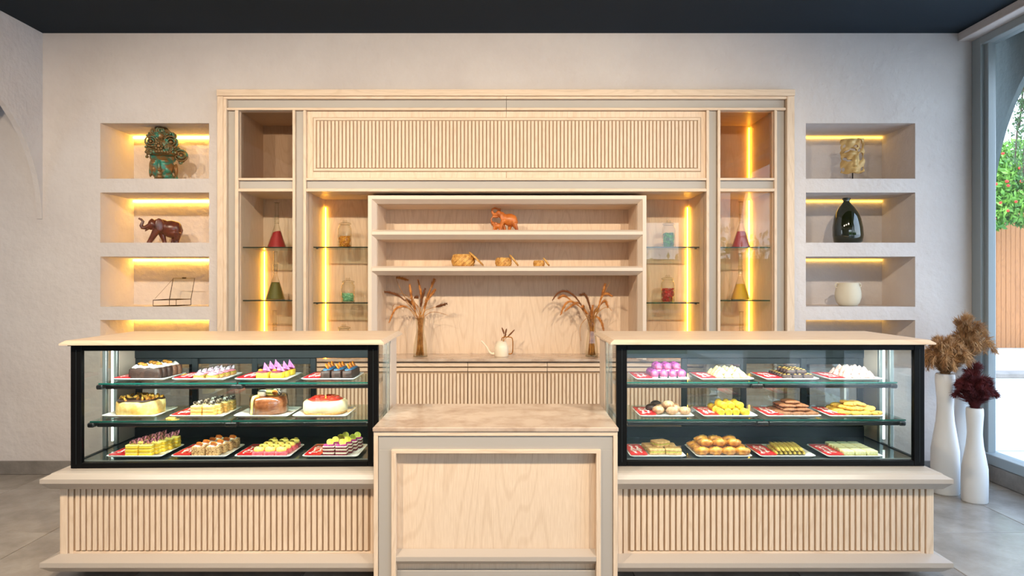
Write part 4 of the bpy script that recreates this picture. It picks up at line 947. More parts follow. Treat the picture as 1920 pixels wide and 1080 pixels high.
elephant('elephant_figurine', 'dark brown carved elephant with raised trunk in the second left niche', M_darkwood, 5.52, 250, 395, 16.62, 993, NF[1], dict(cx=900,
    ell=[(1150, 500, 300, 250, 215, 0), (1310, 520, 160, 240, 195, 0), (920, 450, 210, 225, 190, 0), (760, 400, 150, 175, 150, 0), (620, 390, 120, 165, 120, 0), (615, 290, 60, 80, 80, 0), (590, 480, 90, 90, 90, 0), (1180, 620, 240, 190, 190, 0)],
    tube=[([(600, 430, 0), (500, 470, 0), (420, 500, 0), (345, 500, 0), (318, 440, 0), (345, 370, 0), (372, 310, 0), (330, 255, 0), (245, 215, 0)], [110, 82, 66, 58, 52, 46, 42, 38, 30]),
          ([(760, 560, -90), (660, 760, -95), (580, 900, -95), (535, 992, -95)], [120, 92, 72, 74]), ([(850, 560, 95), (910, 760, 95), (950, 900, 95), (965, 992, 95)], [120, 90, 64, 70]),
          ([(1290, 640, 95), (1240, 800, 95), (1200, 900, 95), (1185, 992, 95)], [130, 90, 66, 70]), ([(1340, 640, -95), (1330, 800, -95), (1318, 900, -95), (1320, 992, -95)], [130, 92, 66, 72])],
    ear=[(850, 420, 130, 200, -205), (850, 400, 120, 180, 205)], tusk=[([(540, 510, -60), (480, 560, -62), (425, 608, -60)], [30, 22, 8]), ([(540, 510, 60), (480, 560, 62), (425, 608, 60)], [30, 22, 8])],
    tail=[([(1440, 470, 0), (1470, 560, 0), (1440, 680, 0), (1400, 760, 0)], [26, 22, 20, 26])]))
elephant('elephant_pair', 'orange wooden elephant with raised trunk and calf on the upper open shelf', M_orwood, 5.56, 905, 375, 16.6, 935, 1.9165, dict(cx=680,
    ell=[(840, 570, 215, 195, 150, 0), (950, 600, 130, 190, 140, 0), (690, 540, 130, 160, 130, 0), (590, 430, 110, 110, 110, 0), (500, 370, 90, 95, 90, 0),
         (440, 760, 130, 90, 75, -40), (330, 690, 75, 60, 60, -40), (560, 840, 70, 70, 60, -40)],
    tube=[([(500, 400, 0), (420, 400, 0), (340, 400, 0), (290, 320, 0), (300, 240, 0), (380, 205, 0), (470, 235, 0), (540, 235, 0)], [70, 60, 48, 40, 36, 34, 30, 22]), ([(470, 470, 0), (380, 480, 0), (300, 470, 0)], [46, 36, 24]),
          ([(640, 600, -70), (590, 720, -70), (560, 840, -70), (550, 930, -70)], [80, 62, 50, 52]), ([(640, 620, 70), (640, 760, 70), (680, 850, 70), (675, 930, 70)], [80, 60, 48, 46]),
          ([(870, 700, 70), (840, 800, 70), (830, 860, 70), (820, 932, 70)], [80, 58, 46, 50]), ([(980, 680, -70), (1020, 790, -70), (1060, 860, -70), (1065, 932, -70)], [100, 72, 50, 52]),
          ([(330, 690, -40), (270, 620, -40), (265, 540, -40), (310, 490, -40)], [46, 30, 22, 16]),
          ([(370, 780, -70), (345, 930, -70)], [34, 30]), ([(420, 820, -20), (415, 930, -20)], [34, 30]), ([(540, 850, -70), (560, 930, -70)], [40, 32])],
    ear=[(605, 490, 62, 110, -125), (540, 250, 34, 50, 40), (420, 700, 44, 50, -105)], tail=[([(1060, 560, 0), (1085, 620, 0), (1080, 680, 0), (1040, 720, 0)], [16, 14, 12, 14])]))

def wire_box():
    Y = 5.50; k = 1 / (15.43 * F_PX / Y); cx, base = 650, 1000
    t = thing('wire_box', 'thin wire-framed glass box with open lid in the third left niche', 'ornament', (U(280 + cx/15.43, Y), Y, NF[2]))
    mt = pm('antique_brass_wire', S(74, 50, 20), 0.4, metal=0.7)
    P3 = lambda x, y, d: ((x - cx)*k, d, (base - y)*k + 0.003)
    lo = [P3(200, 1000, -0.05), P3(1110, 985, -0.06), P3(1120, 985, 0.05), P3(470, 1000, 0.06)]; hi = [P3(205, 835, -0.05), P3(880, 825, -0.06), P3(1120, 815, 0.05), P3(475, 815, 0.06)]
    lo[1] = P3(880, 1000, -0.06)
    for nm, ring_ in (('base_wire', lo), ('rim_wire', hi)): part(nm, MB().tube(ring_ + ring_[:1], 0.0028, 6), mt, t)
    for a, b in zip(lo, hi): part('corner_wire', MB().tube([a, b], 0.0026, 6), mt, t)
    lid = [hi[3], P3(560, 205, 0.075), P3(1205, 205, 0.065), hi[2]]
    part('lid_wire', MB().tube(lid + lid[:1], 0.0032, 6), mt, t); part('lid_clasp', MB().tube([P3(840, 198, 0.068), P3(950, 198, 0.067)], 0.006, 8), mt, t)
    part('stay_wire', MB().tube([P3(250, 800, -0.05), P3(550, 240, 0.07)], 0.0012, 5), mt, t)
    m = MB(); m.add(lid, [(0, 1, 2, 3)]); part('lid_pane', m, M_glass, t)
wire_box()

def mask():
    Y = 5.50; k = 1 / (11.36 * F_PX / Y); cx, base = 440, 1025
    t = thing('carved_mask', 'pierced golden half-face carving on a small stand in the top right niche', 'sculpture', (U(1560 + cx/11.36, Y), Y, NF[0]), R(-22))
    holes = [(280, 262, 34, 40, 30), (330, 385, 75, 26, -22), (440, 350, 70, 34, 15), (500, 282, 36, 28, 0), (592, 250, 26, 105, -4), (562, 372, 26, 46, 10), (585, 510, 44, 92, 8), (290, 545, 46, 34, 30), (370, 590, 62, 22, 5), (262, 765, 36, 46, -20), (606, 768, 34, 44, 25)]
    nx_, nz_ = 100, 156; x0, x1, y0, y1 = 200, 665, 112, 862; bm = bmesh.new(); grid = {}
    def inside(x, y):
        e = 10*math.sin(y/38) + 8*math.sin(y/17)
        if x < x0 + 12 + e*0.7 or x > x1 - 12 + 8*math.sin(y/30): return False
        if y < y0 + 8 + 8*math.sin(x/30) or y > y1 - 8 + 10*math.sin(x/40) - max(0, abs(x - 420) - 120)*0.15: return False
        for hx, hy, ra, rb, an in holes:
            a = R(an); u = (x - hx)*math.cos(a) + (y - hy)*math.sin(a); w = -(x - hx)*math.sin(a) + (y - hy)*math.cos(a)
            if (u/ra)**2 + (w/rb)**2 < 1: return False
        return True
    def depth(x, y):
        d = 70*math.exp(-((x - 430)/150)**2 - ((y - 640)/230)**2) + 34*math.exp(-((x - 482)/26)**2 - ((y - 610)/95)**2) + 26*math.exp(-((x - 480)/34)**2 - ((y - 690)/24)**2)
        d += 16*math.exp(-((x - 460)/46)**2 - ((y - 752)/9)**2) + 16*math.exp(-((x - 460)/44)**2 - ((y - 775)/10)**2) + 20*math.exp(-((x - 465)/50)**2 - ((y - 825)/28)**2)
        d += 22*math.exp(-((x - 380)/120)**2 - ((y - 440)/26)**2) + 40*math.exp(-((x - 380)/130)**2 - ((y - 200)/70)**2) + 8*math.sin(x/26 + y/40)
        return -d * 1.5
    for j in range(nz_ + 1):
        for i in range(nx_ + 1):
            x = x0 + (x1 - x0)*i/nx_; y = y0 + (y1 - y0)*j/nz_
            grid[i, j] = (x, y, bm.verts.new(((x - cx)*k, depth(x, y)*k, (base - y)*k)))
    for j in range(nz_):
        for i in range(nx_):
            c = [grid[i, j], grid[i+1, j], grid[i+1, j+1], grid[i, j+1]]
            if inside(sum(q[0] for q in c)/4, sum(q[1] for q in c)/4): bm.faces.new([q[2] for q in c])
    bmesh.ops.delete(bm, geom=[v for v in bm.verts if not v.link_faces], context='VERTS')
    bmesh.ops.recalc_face_normals(bm, faces=bm.faces)
    bmesh.ops.smooth_vert(bm, verts=bm.verts, factor=0.4, use_axis_x=True, use_axis_y=True, use_axis_z=True)
    me = bpy.data.meshes.new('carving'); bm.to_mesh(me); bm.free(); me.shade_smooth()
    o = link('carving', me, M_gold, t); s = o.modifiers.new('thickness', 'SOLIDIFY'); s.thickness = 0.018; s.offset = 0
    part('stand_rod', MB().tube([(0.0, 0.0, 0.012), (0.0, 0.0, (base - 840)*k)], 0.004, 8), M_black, t, True)
    part('stand_base', MB().lathe([(0.055, 0), (0.062, 0.003), (0.062, 0.010), (0.056, 0.014), (0, 0.014)], (0.012, 0, 0), 24, 1.2, 0.8), M_orwood, t, True)
mask()
def bottle():
    Y = 5.52; s = Y / F_PX; cx = 1590
    t = thing('green_bottle', 'big leaning olive green glass bottle in the second right niche', 'bottle', (U(cx, Y), Y, NF[1]))
    mt = pm('dark_olive_glass', S(26, 30, 8), 0.06, spec=0.8, coat=0.6)
    prof = [(0.0, 456), (20, 456), (25, 452), (27, 440), (26.5, 425), (24, 410), (20, 398), (14, 388), (8, 381), (5.5, 377), (6, 374), (7.5, 371), (7, 370), (4, 371)]
    loops = []
    for r, y in prof:
        dx = -3.0 * min(1, max(0, (440 - y)/60))
        loops.append([((dx + r*math.cos(a))*s, r*s*math.sin(a)*0.95, (455.6 - y)*s + 0.002) for a in [2*math.pi*i/36 for i in range(36)]])
    m = MB().strips(loops, True, False, False); m.shift((0, 0, 0)); part('glass_body', m, mt, t, True)
    L = [((-3 + 6.8*math.cos(a))*s, 6.8*s*math.sin(a), (455.6 - 372)*s) for a in [2*math.pi*i/24 for i in range(25)]]; part('lip', MB().tube(L, 1.0*s, 8), mt, t, True)
bottle()
def pot():
    Y = 5.52; s = Y / F_PX
    t = thing('cream_pot', 'round matt cream pot with two small ring handles in the third right niche', 'pot', (U(1590, Y), Y, NF[2]))
    mt = pm('matt_cream_clay', S(214, 204, 182), 0.7)
    pr = [(0, 0), (13, 0), (16, 1.2), (20, 7), (22.5, 16), (22.6, 24), (21, 33), (18.5, 40), (18.2, 43.5), (17, 43.5), (17.2, 40), (19, 32), (19, 14), (12, 3), (0, 3)]
    part('pot_body', MB().lathe([(r*s, z*s) for r, z in pr], (0,0,0), 40), mt, t, True)
    for sg in (-1, 1):
        L = [(sg*(19.5 + 4.2*math.cos(a) + (0.5))*s, 0, (38.5 + 4.4*math.sin(a))*s) for a in [2*math.pi*i/18 for i in range(19)]]; part('handle', MB().tube(L, 1.1*s, 8), mt, t, True)
pot()

# ------------------------------------------------------------------ flasks and jars behind the glass doors
def flask(px, py_top, py_base, zb, Y, liquid, lname, fill, label, tilt=0, h_px=None):
    s = Y / F_PX; H = (py_base - py_top) * s
    t = thing('conical_flask', label, 'flask', (U(px, Y), Y, zb + 0.0006))
    R0 = 18.0 * s; rn = 3.6 * s
    def rad(u): return R0 + (rn - R0) * min(1, u / 0.52) if u < 0.52 else rn
    pr = [(0, 0), (R0 - 0.004, 0), (R0, 0.004)] + [(rad(u / 20), H * u / 20) for u in range(1, 21)] + [(rn*1.5, H*1.0)]
    part('glass_body', MB().lathe(pr, (0,0,0), 28), M_jar, t, True)
    for q in range(6): # raised spiral rings on the neck
        zz = H * (0.55 + 0.034*q); part('neck_ring', MB().tube([(rn*1.18*math.cos(a), rn*1.18*math.sin(a), zz) for a in [2*math.pi*i/14 for i in range(15)]], 0.0022, 6), M_jar, t, True)
    if liquid:
        n = 14; hh = H * fill
        lp = [(0, 0.003), (R0 - 0.006, 0.003)] + [(rad(hh/H*u/n) - 0.005, hh*u/n) for u in range(1, n + 1)] + [(0, hh)]
        m = MB().lathe(lp, (0,0,0), 28)
        if tilt: m.v = [(x, y, z + x*tilt*(z/hh)**5) for x, y, z in m.v]
        part('liquid', m, liquid, t, True, label=lname)
L_red = pm('red_filling', S(176, 36, 40), 0.45, bump=(120, 0.2, 0.003)); L_olv = pm('olive_filling', S(104, 100, 20), 0.5, bump=(120, 0.3, 0.003)); L_yel = pm('yellow_filling', S(236, 180, 20), 0.45, bump=(120, 0.2, 0.003))
FY = 5.56
flask(519, 377, 462, 1.781, FY, L_red, 'red filling', 0.36, 'flask of red filling on the upper glass shelf of the left column', 0.25)
flask(516.5, 472, 562, 1.363, FY, L_olv, 'olive green filling', 0.36, 'flask of olive green filling on the lower glass shelf')
flask(515, 568, 655, 0.895, FY, None, '', 0, 'empty clear flask at the bottom of the left column')
flask(1389.5, 375, 462, 1.781, FY, L_red, 'red filling', 0.36, 'flask of red filling on the upper glass shelf of the right column')
flask(1388, 476, 562, 1.363, FY, L_yel, 'bright yellow filling', 0.34, 'flask of bright yellow filling in the right column')
flask(1390, 570, 655, 0.895, FY, None, '', 0, 'empty clear flask at the bottom of the right column')
def jar(px, py_top, zb, Y, mt, cname, label, fill, kind, clabel, seed):
    s = Y / F_PX; H = (zb and (V(py_top, Y) - zb)); t = thing('glass_jar', label, 'jar', (U(px, Y), Y, zb + 0.0006))
    r = 12.6 * s; hb = H * 0.80
    part('glass_body', MB().lathe([(0, 0), (r*0.92, 0), (r, 0.006), (r, hb*0.82), (r*0.9, hb*0.9), (r*0.76, hb*0.95), (r*0.76, hb)], (0,0,0), 28), M_jar, t, True)
    part('lid', MB().lathe([(r*0.6, hb), (r*0.9, hb + 0.002), (r*0.92, hb + 0.010), (r*0.55, hb + 0.018), (0, hb + 0.02)], (0,0,0), 24, fn=lambda a, z: 1 + 0.05*math.cos(8*a)), M_jar, t, True)
    for q in (-0.010, 0.010): part('lid_knob', MB().ell((q, 0, hb + 0.028), (0.009, 0.007, 0.011), 10, 7), M_jar, t, True)
    if mt:
        m = MB(); g = random.Random(seed); n = 0; hf = H * fill
        for _ in range(9000):
            a = g.uniform(0, 6.283); rr = (r - 0.012) * math.sqrt(g.random()); z = 0.010 + g.random() * max(0.001, hf - 0.02)
            if rr < (r - 0.024) and z < hf - 0.035: continue
            m.ell((rr*math.cos(a), rr*math.sin(a), z), (0.010, 0.008, 0.007) if kind == 'nut' else (0.008, 0.008, 0.008), 6, 4, 1, Euler((g.uniform(0, 3), g.uniform(0, 3), 0)).to_matrix()); n += 1
            if n > 210: break
        m.lathe([(0, 0.004), (r - 0.014, 0.004), (r - 0.014, hf - 0.012), (0, hf - 0.010)], (0,0,0), 16)
        o = solo(cname, m, mt, clabel, 'sweets', (U(px, Y), Y, zb + 0.0006), smooth=True, kind='stuff')
JY = 5.58
K_or = fm('golden_dragees', (226, 160, 50), (176, 100, 20), 40, 0.25, 0.1); K_mint = fm('mint_drops', (150, 214, 170), (90, 160, 120), 40, 0.3, 0.1); K_green = fm('green_drops', (60, 160, 40), (20, 80, 30), 30, 0.3, 0.1); K_red = fm('red_beans', (206, 40, 44), (140, 16, 30), 40, 0.25, 0.1)
jar(646.5, 411, 1.788, JY, K_or, 'golden_sweets', 'lidded glass jar of golden sweets on the upper left jar shelf', 0.42, 'nut', 'golden almond-shaped sweets filling half a jar', 1)
jar(652.5, 521, 1.341, JY, K_mint, 'mint_sweets', 'lidded glass jar of mint green sweets on the lower left jar shelf', 0.40, 'drop', 'mint green round sweets in a jar', 2)
jar(645, 603, 0.895, JY, None, '', 'empty lidded glass jar at the bottom of the left bay', 0, '', '', 3)
jar(1254, 412, 1.788, JY, K_green, 'green_sweets', 'lidded glass jar of green sweets on the upper right jar shelf', 0.55, 'drop', 'bright green sweets filling a jar', 4)
jar(1252, 514, 1.341, JY, K_red, 'red_sweets', 'lidded glass jar of red sweets on the lower right jar shelf', 0.52, 'nut', 'red bean-shaped sweets filling a jar', 5)

# ------------------------------------------------------------------ baskets with leaning lids
M_wicker = pm('woven_rattan', S(226, 178, 98), 0.55, var=(40, S(176, 116, 50), 0.42, 0.66))
def basket(px, w_px, h_px, lid_px, which):
    Y = 5.56; s = Y / F_PX; r = w_px / 2 * s; h = h_px * s; z = 1.630
    t = thing('wicker_basket', '%s round rattan basket on the lower open shelf' % which, 'basket', (U(px, Y), Y, z), group='rattan baskets')
    part('wall', MB().lathe([(0, 0.001), (r*0.86, 0.001), (r*0.96, h*0.18), (r, h*0.5), (r*0.95, h*0.82), (r*0.84, h), (r*0.80, h), (r*0.9, h*0.5), (r*0.8, h*0.1), (0, 0.006)], (0,0,0), 36), M_wicker, t, True)
    for q in range(14):                                  # diagonal weave bands, each its own strand
        pts = [(r*(0.88 + 0.14*math.sin(math.pi*u/10))*math.cos(a0), r*(0.88 + 0.14*math.sin(math.pi*u/10))*math.sin(a0), h*(0.03 + 0.95*u/10)) for u in range(11) for a0 in [2*math.pi*q/14 + u*0.12]]
        part('weave_strand', MB().tube(pts, 0.0038*w_px/42 + 0.0006, 6), M_wicker, t, True)
    part('rim', MB().tube([(r*0.83*math.cos(a), r*0.83*math.sin(a), h) for a in [2*math.pi*i/28 for i in range(29)]], 0.004*w_px/42 + 0.001, 6), M_wicker, t, True)
    # the lid leans on the right side of the basket
    x0, y0, x1, y1 = lid_px; A = PX(x0, y0, Y); B = PX(x1, 498.6, Y); B.z = z + 0.004; mid = (A + B) / 2; L = (A - B).length / 2; ang = math.atan2(A.z - B.z, A.x - B.x)
    lm = MB().lathe([(0, -0.004), (L*0.96, -0.004), (L, 0.0), (L*0.9, 0.006), (0, 0.010)], (0,0,0), 30, fn=lambda a, zz: 1 + 0.012*math.cos(24*a))
    for rr in (0.25, 0.45, 0.65, 0.85): lm.tube([(L*rr*math.cos(a), L*rr*math.sin(a), 0.0095 - 0.004*rr) for a in [2*math.pi*i/24 for i in range(25)]], L*0.05, 6)
    o = solo('basket_lid', lm, M_wicker, 'round rattan lid leaning against the %s basket' % which, 'basket lid', mid, smooth=True, group='rattan lids'); o.rotation_euler = (0, -ang + math.pi, 0)
basket(868.5, 42, 22, (879, 472.5, 907, 499), 'largest'); basket(944, 29.5, 16, (955, 477.5, 972, 499), 'middle-sized'); basket(1010.5, 20.5, 11, (1018, 483.5, 1030, 499), 'smallest')

# ------------------------------------------------------------------ dried grasses on the worktop
M_straw = pm('dry_straw', S(206, 148, 76), 0.7, var=(20, S(140, 84, 36), 0.4, 0.65)); M_seed = pm('dry_seed_head', S(222, 150, 76), 0.8, var=(30, S(164, 98, 42), 0.4, 0.65)); M_seedd = pm('brown_seed_head', S(120, 70, 34), 0.8)
def smooth_path(pts, n=14):
    out = []; P = [Vector(p) for p in pts]; P = [P[0]] + P + [P[-1]]
    for i in range(1, len(P) - 2):
        for q in range(n):
            u = q / n; a, b, c, d = P[i-1], P[i], P[i+1], P[i+2]
            out.append(0.5 * ((2*b) + (c - a)*u + (2*a - 5*b + 4*c - d)*u*u + (3*b - a - 3*c + d)*u**3))
    out.append(P[-2]); return out
def fuzzy(m, path, r, n, seed, ln=0.02, w=0.0016):
    g = random.Random(seed); L = len(path) - 1
    for i in range(n):
        u = g.random() * L; k = int(min(u, L - 1e-4)); p = path[k].lerp(path[k+1], u - k); t = (path[k+1] - path[k]).normalized()
        s_ = t.orthogonal().normalized(); s_.rotate(Matrix.Rotation(g.uniform(0, 6.283), 3, t)); taper = math.sin(math.pi * (0.12 + 0.8*u/L))
        d = (t * 1.2 + s_ * 0.9).normalized() * ln * (0.5 + 0.6*taper); b = p + s_ * r * taper * g.uniform(0.2, 1); c = d.cross(s_).normalized() * w
        m.add([b - c, b + c, b + d + c*0.3, b + d - c*0.3], [(0, 1, 2, 3)])
def grass(px_base, zoom, stems, px, label, vlabel, w_top, w_mid, w_bot, py_top, tall):
    Y = 5.60; z0 = 0.895; zx, zy, sc = zoom; s = Y / F_PX
    v = thing('glass_vase', vlabel, 'vase', (U(px, Y), Y, z0 + 0.0006))
    H = V(py_top, Y) - z0
    pr = [(0, 0.004), (w_bot*s, 0.004), (w_bot*s, 0.0), (w_bot*s*1.0, 0.01), (w_bot*s*0.9, H*0.3), (w_mid*s, H*0.62), (w_mid*s*0.98, H*0.75), (w_top*s, H)]
    part('glass_body', MB().lathe(pr, (0,0,0), 6, fn=None), M_jar, v)
    part('foot', MB().lathe([(0, 0), (w_bot*s*0.98, 0), (w_bot*s*0.98, 0.008), (0, 0.010)], (0,0,0), 6), M_jar, v)
    t = thing('dried_grass', label, 'dried plant', (U(px, Y), Y, z0 + 0.012)); O = Vector(t.location); g = random.Random(int(px))
    for k, (pts, head) in enumerate(stems):
        dep = g.uniform(-0.05, 0.03); q = [Vector((U(zx + x/sc, Y), Y, V(zy + y/sc, Y))) for x, y in pts]
        foot = Vector((O.x + g.uniform(-0.6, 0.6)*w_bot*s*0.8, Y + g.uniform(-0.02, 0.02), O.z)); neck = Vector((O.x + g.uniform(-0.5, 0.5)*w_mid*s, Y + g.uniform(-0.01, 0.01), z0 + H*0.8))
        for i, p in enumerate(q): p.y += dep * (i + 1) / len(q)
        path = smooth_path([foot, neck] + q, 8); path = [p - O for p in path]
        st = part('stem', MB().tube(path, [0.0032 - 0.0016*i/len(path) for i in range(len(path))], 5), M_straw, t, True)
        if head:
            n0 = int(len(path) * (1 - head)); m = MB(); seg = path[n0:]
            m.tube(seg, [0.004 + 0.005*math.sin(math.pi*i/(len(seg)-1)) for i in range(len(seg))], 6); fuzzy(m, seg, 0.009, 240, k + 3, 0.022, 0.0013)
            part('seed_head', m, M_seed if k % 3 else M_seedd, st)
    for k in range(30):                                  # short straw packed in the vase
        a = g.uniform(0, 6.28); f0 = Vector((math.cos(a)*w_bot*s*0.7*g.random(), math.sin(a)*w_bot*s*0.7*g.random(), 0)); f1 = Vector((g.uniform(-1, 1)*w_mid*s*0.6, g.uniform(-1, 1)*w_mid*s*0.6, H*0.7)); f2 = f1 + Vector((g.uniform(-0.03, 0.03), g.uniform(-0.02, 0.02), H*g.uniform(0.15, 0.45)))
        part('straw', MB().tube([f0, f1, f2], [0.003, 0.0026, 0.001], 5), M_straw, t, True)
grass(0, (720, 510, 6.35), [
    ([(400, 540), (330, 430), (200, 300), (90, 250), (10, 235)], 0.4), ([(390, 560), (300, 440), (220, 410), (130, 450), (60, 600)], 0.45), ([(350, 480), (250, 410), (130, 385), (95, 450)], 0), ([(430, 450), (350, 350), (250, 270), (120, 250)], 0.0),
    ([(380, 500), (250, 300), (170, 140), (160, 70), (285, 95)], 0.22), ([(430, 480), (445, 300), (405, 100)], 0.4), ([(430, 470), (450, 330), (490, 200)], 0.4), ([(470, 480), (500, 350), (550, 205)], 0.45), ([(480, 470), (530, 320), (610, 210)], 0.3), ([(480, 480), (540, 440), (640, 410), (740, 380)], 0.25),
    ([(480, 540), (560, 480), (650, 480), (760, 510)], 0), ([(400, 470), (340, 340), (310, 150)], 0.3), ([(420, 470), (350, 330), (390, 300)], 0.2), ([(470, 420), (560, 190), (600, 90)], 0.25), ([(385, 500), (360, 400), (330, 350)], 0.4), ([(390, 520), (320, 380), (260, 330)], 0.3)],
    788, 'golden dried grasses in the vase left of the watering can', 'clear faceted glass vase left of the watering can', 9.5, 7.5, 13.5, 596, 0)
grass(0, (1010, 530, 7.2), [
    ([(690, 540), (590, 330), (480, 180), (360, 115), (260, 140), (185, 235)], 0.55), ([(680, 520), (560, 330), (430, 255), (350, 310), (300, 430)], 0.5), ([(690, 500), (560, 290), (480, 290), (360, 380)], 0.4), ([(700, 480), (690, 330), (630, 170), (555, 165)], 0.45),
    ([(760, 470), (800, 350), (850, 180), (920, 150), (975, 180)], 0.5), ([(780, 440), (840, 300), (900, 250), (940, 330)], 0.4), ([(770, 440), (860, 350), (940, 335), (975, 380)], 0), ([(740, 450), (800, 470), (850, 540), (875, 640)], 0.5), ([(710, 480), (715, 400), (720, 310)], 0.6),
    ([(660, 480), (580, 560), (560, 680), (575, 790)], 0), ([(690, 470), (610, 360), (590, 330)], 0.4), ([(760, 400), (830, 250), (895, 20)], 0.2), ([(770, 390), (860, 180), (955, -10)], 0), ([(700, 470), (520, 300), (350, 180), (270, 210)], 0.3), ([(740, 520), (750, 420), (790, 370)], 0.2)],
    1109.5, 'arching dried grass plumes in the vase right of the watering can', 'clear faceted glass vase beside the right pastry case', 9.5, 7.5, 12, 592, 0)

def watering_can():
    Y = 5.60; s = Y / F_PX; sc = 13.5; cx = 680; base = 900; k = s / sc
    t = thing('watering_can', 'small cream watering can with golden handle on the back worktop', 'watering can', (U(890 + cx/sc, Y), Y, 0.895 + 0.0005))
    mt = pm('cream_enamel', S(244, 232, 208), 0.35); gd = pm('golden_metal', S(186, 120, 40), 0.3, metal=0.8)
    part('can_body', MB().lathe([(0, 0), (172*k, 0), (176*k, 6*k), (176*k, 230*k), (168*k, 262*k), (105*k, 385*k), (98*k, 385*k), (160*k, 255*k), (166*k, 20*k), (0, 12*k)], (0,0,0), 36), mt, t, True)
    part('spout', MB().tube(smooth_path([((500-cx)*k, 0, 75*k), ((430-cx)*k, 0, 70*k), ((370-cx)*k, 0, 120*k), ((280-cx)*k, 0, 270*k), ((165-cx)*k, 0, 395*k)], 6), [30*k]*12 + [22*k]*6 + [18*k]*7, 10), mt, t, True)
    part('handle', MB().tube(smooth_path([((680-cx)*k, 0, 400*k), ((700-cx)*k, 0, 470*k), ((760-cx)*k, 0, 488*k), ((900-cx)*k, 0, 485*k), ((960-cx)*k, 0, 420*k), ((960-cx)*k, 0, 130*k), ((920-cx)*k, 0, 65*k), ((855-cx)*k, 0, 65*k)], 8), 12*k, 8), gd, t, True)
    d = thing('dried_sprigs', 'tiny dried sprigs standing in the watering can', 'dried plant', (t.location.x, Y, 0.895 + 0.02))
    for a, b, c in (((720, 500), (760, 400), (795, 330)), ((740, 510), (840, 400), (1010, 225)), ((720, 500), (740, 330), (690, 170)), ((730, 500), (770, 350), (808, 200))):
        P = [Vector(((0.3*(a[0]-cx))*k, 0, 30*k))] + [Vector(((x - cx)*k, 0.004, (base - y)*k - 0.02)) for x, y in (a, b, c)]; path = smooth_path(P, 5)
        st = part('sprig', MB().tube(path, [0.002]*len(path), 5), M_straw, d, True); m = MB(); m.tube(path[-6:], [0.004, 0.006, 0.007, 0.006, 0.005, 0.003], 6); part('seed_head', m, M_seedd, st, True)
watering_can()

# ------------------------------------------------------------------ tall floor vases with plumes
M_vase = pm('matt_white_vase', S(226, 228, 230), 0.55)
M_tan = pm('tan_pampas', S(206, 164, 116), 0.85, var=(14, S(140, 96, 58), 0.42, 0.62)); M_burg = pm('burgundy_pampas', S(112, 44, 48), 0.85, var=(9, S(70, 22, 30), 0.4, 0.65))
def floor_vase(px, py_top, py_base, rt, rw, rb, label):
    Y = 1280 * EYE / (py_base - VY); s = Y / F_PX; H = (py_base - py_top) * s; x = U(px, Y)
    pr = [(0, 0), (rb*0.96*s, 0), (rb*s, 0.01), (rb*1.02*s, H*0.22), (rb*1.0*s, H*0.36), (rb*0.86*s, H*0.46), (rw*1.14*s, H*0.60), (rw*s, H*0.72), (rw*1.04*s, H*0.80), (rt*s, H*0.93), (rt*0.97*s, H*0.985), (rt*0.9*s, H), (rt*0.8*s, H*0.99), (rw*0.8*s, H*0.8), (0, H*0.75)]
    solo('floor_vase', MB().lathe(pr, (0,0,0), 40), M_vase, label, 'vase', (x, Y, 0), smooth=True, group='white floor vases'); return Vector((x, Y, H)), s
def pampas(top, s, spread, hgt, mat, n, label, seed, droop=0.5, bias=(0, 0)):
    t = thing('pampas_bouquet', label, 'dried bouquet', (top.x, top.y, top.z - 0.12)); g = random.Random(seed)
    for k in range(n):
        az = 2*math.pi*k/n*2.4 + g.uniform(-0.3, 0.3); f = math.sqrt((k + 0.5) / n); out = spread * f * g.uniform(0.85, 1.1); up = hgt * (1.0 - 0.62*f*f) * g.uniform(0.85, 1.1)
        d = Vector((math.cos(az)*out + bias[0]*f, math.sin(az)*out*0.8 + bias[1]*f, 0))
        P = [Vector((0, 0, 0)), Vector((d.x*0.10, d.y*0.10, 0.125)), Vector((d.x*0.55, d.y*0.55, 0.12 + up*0.62)), Vector((d.x*0.9, d.y*0.9, 0.12 + up*0.95)), Vector((d.x*1.15, d.y*1.15, 0.12 + up*(1.0 - droop*f*f*1.05)))]
        path = smooth_path(P, 6); m = MB(); m.tube(path[::3], [0.003]*len(path[::3]), 4); seg = path[5:]
        fuzzy(m, seg, 0.030, 300, seed*50 + k, 0.034, 0.0019)
        part('plume', m, mat, t)
tp, s_ = floor_vase(1772, 700, 924, 16.5, 13.5, 23.5, 'tall white floor vase nearest the pastry case'); pampas(tp, s_, 0.17, 0.27, M_tan, 34, 'big tan pampas bouquet right beside the pastry case', 3, 0.9, (-0.0, -0.02))
tp, s_ = floor_vase(1807, 680, 912, 16, 13, 22, 'white floor vase standing behind the two others'); pampas(tp, s_, 0.15, 0.36, M_tan, 30, 'tan pampas bouquet standing highest, in front of the window frame', 4, 0.6, (0.07, 0))
tp, s_ = floor_vase(1827.5, 764, 940, 14.5, 12.5, 21.5, 'shortest white floor vase standing nearest the window'); pampas(tp, s_, 0.125, 0.27, M_burg, 44, 'burgundy pampas bouquet in the shortest floor vase', 5, 0.3)

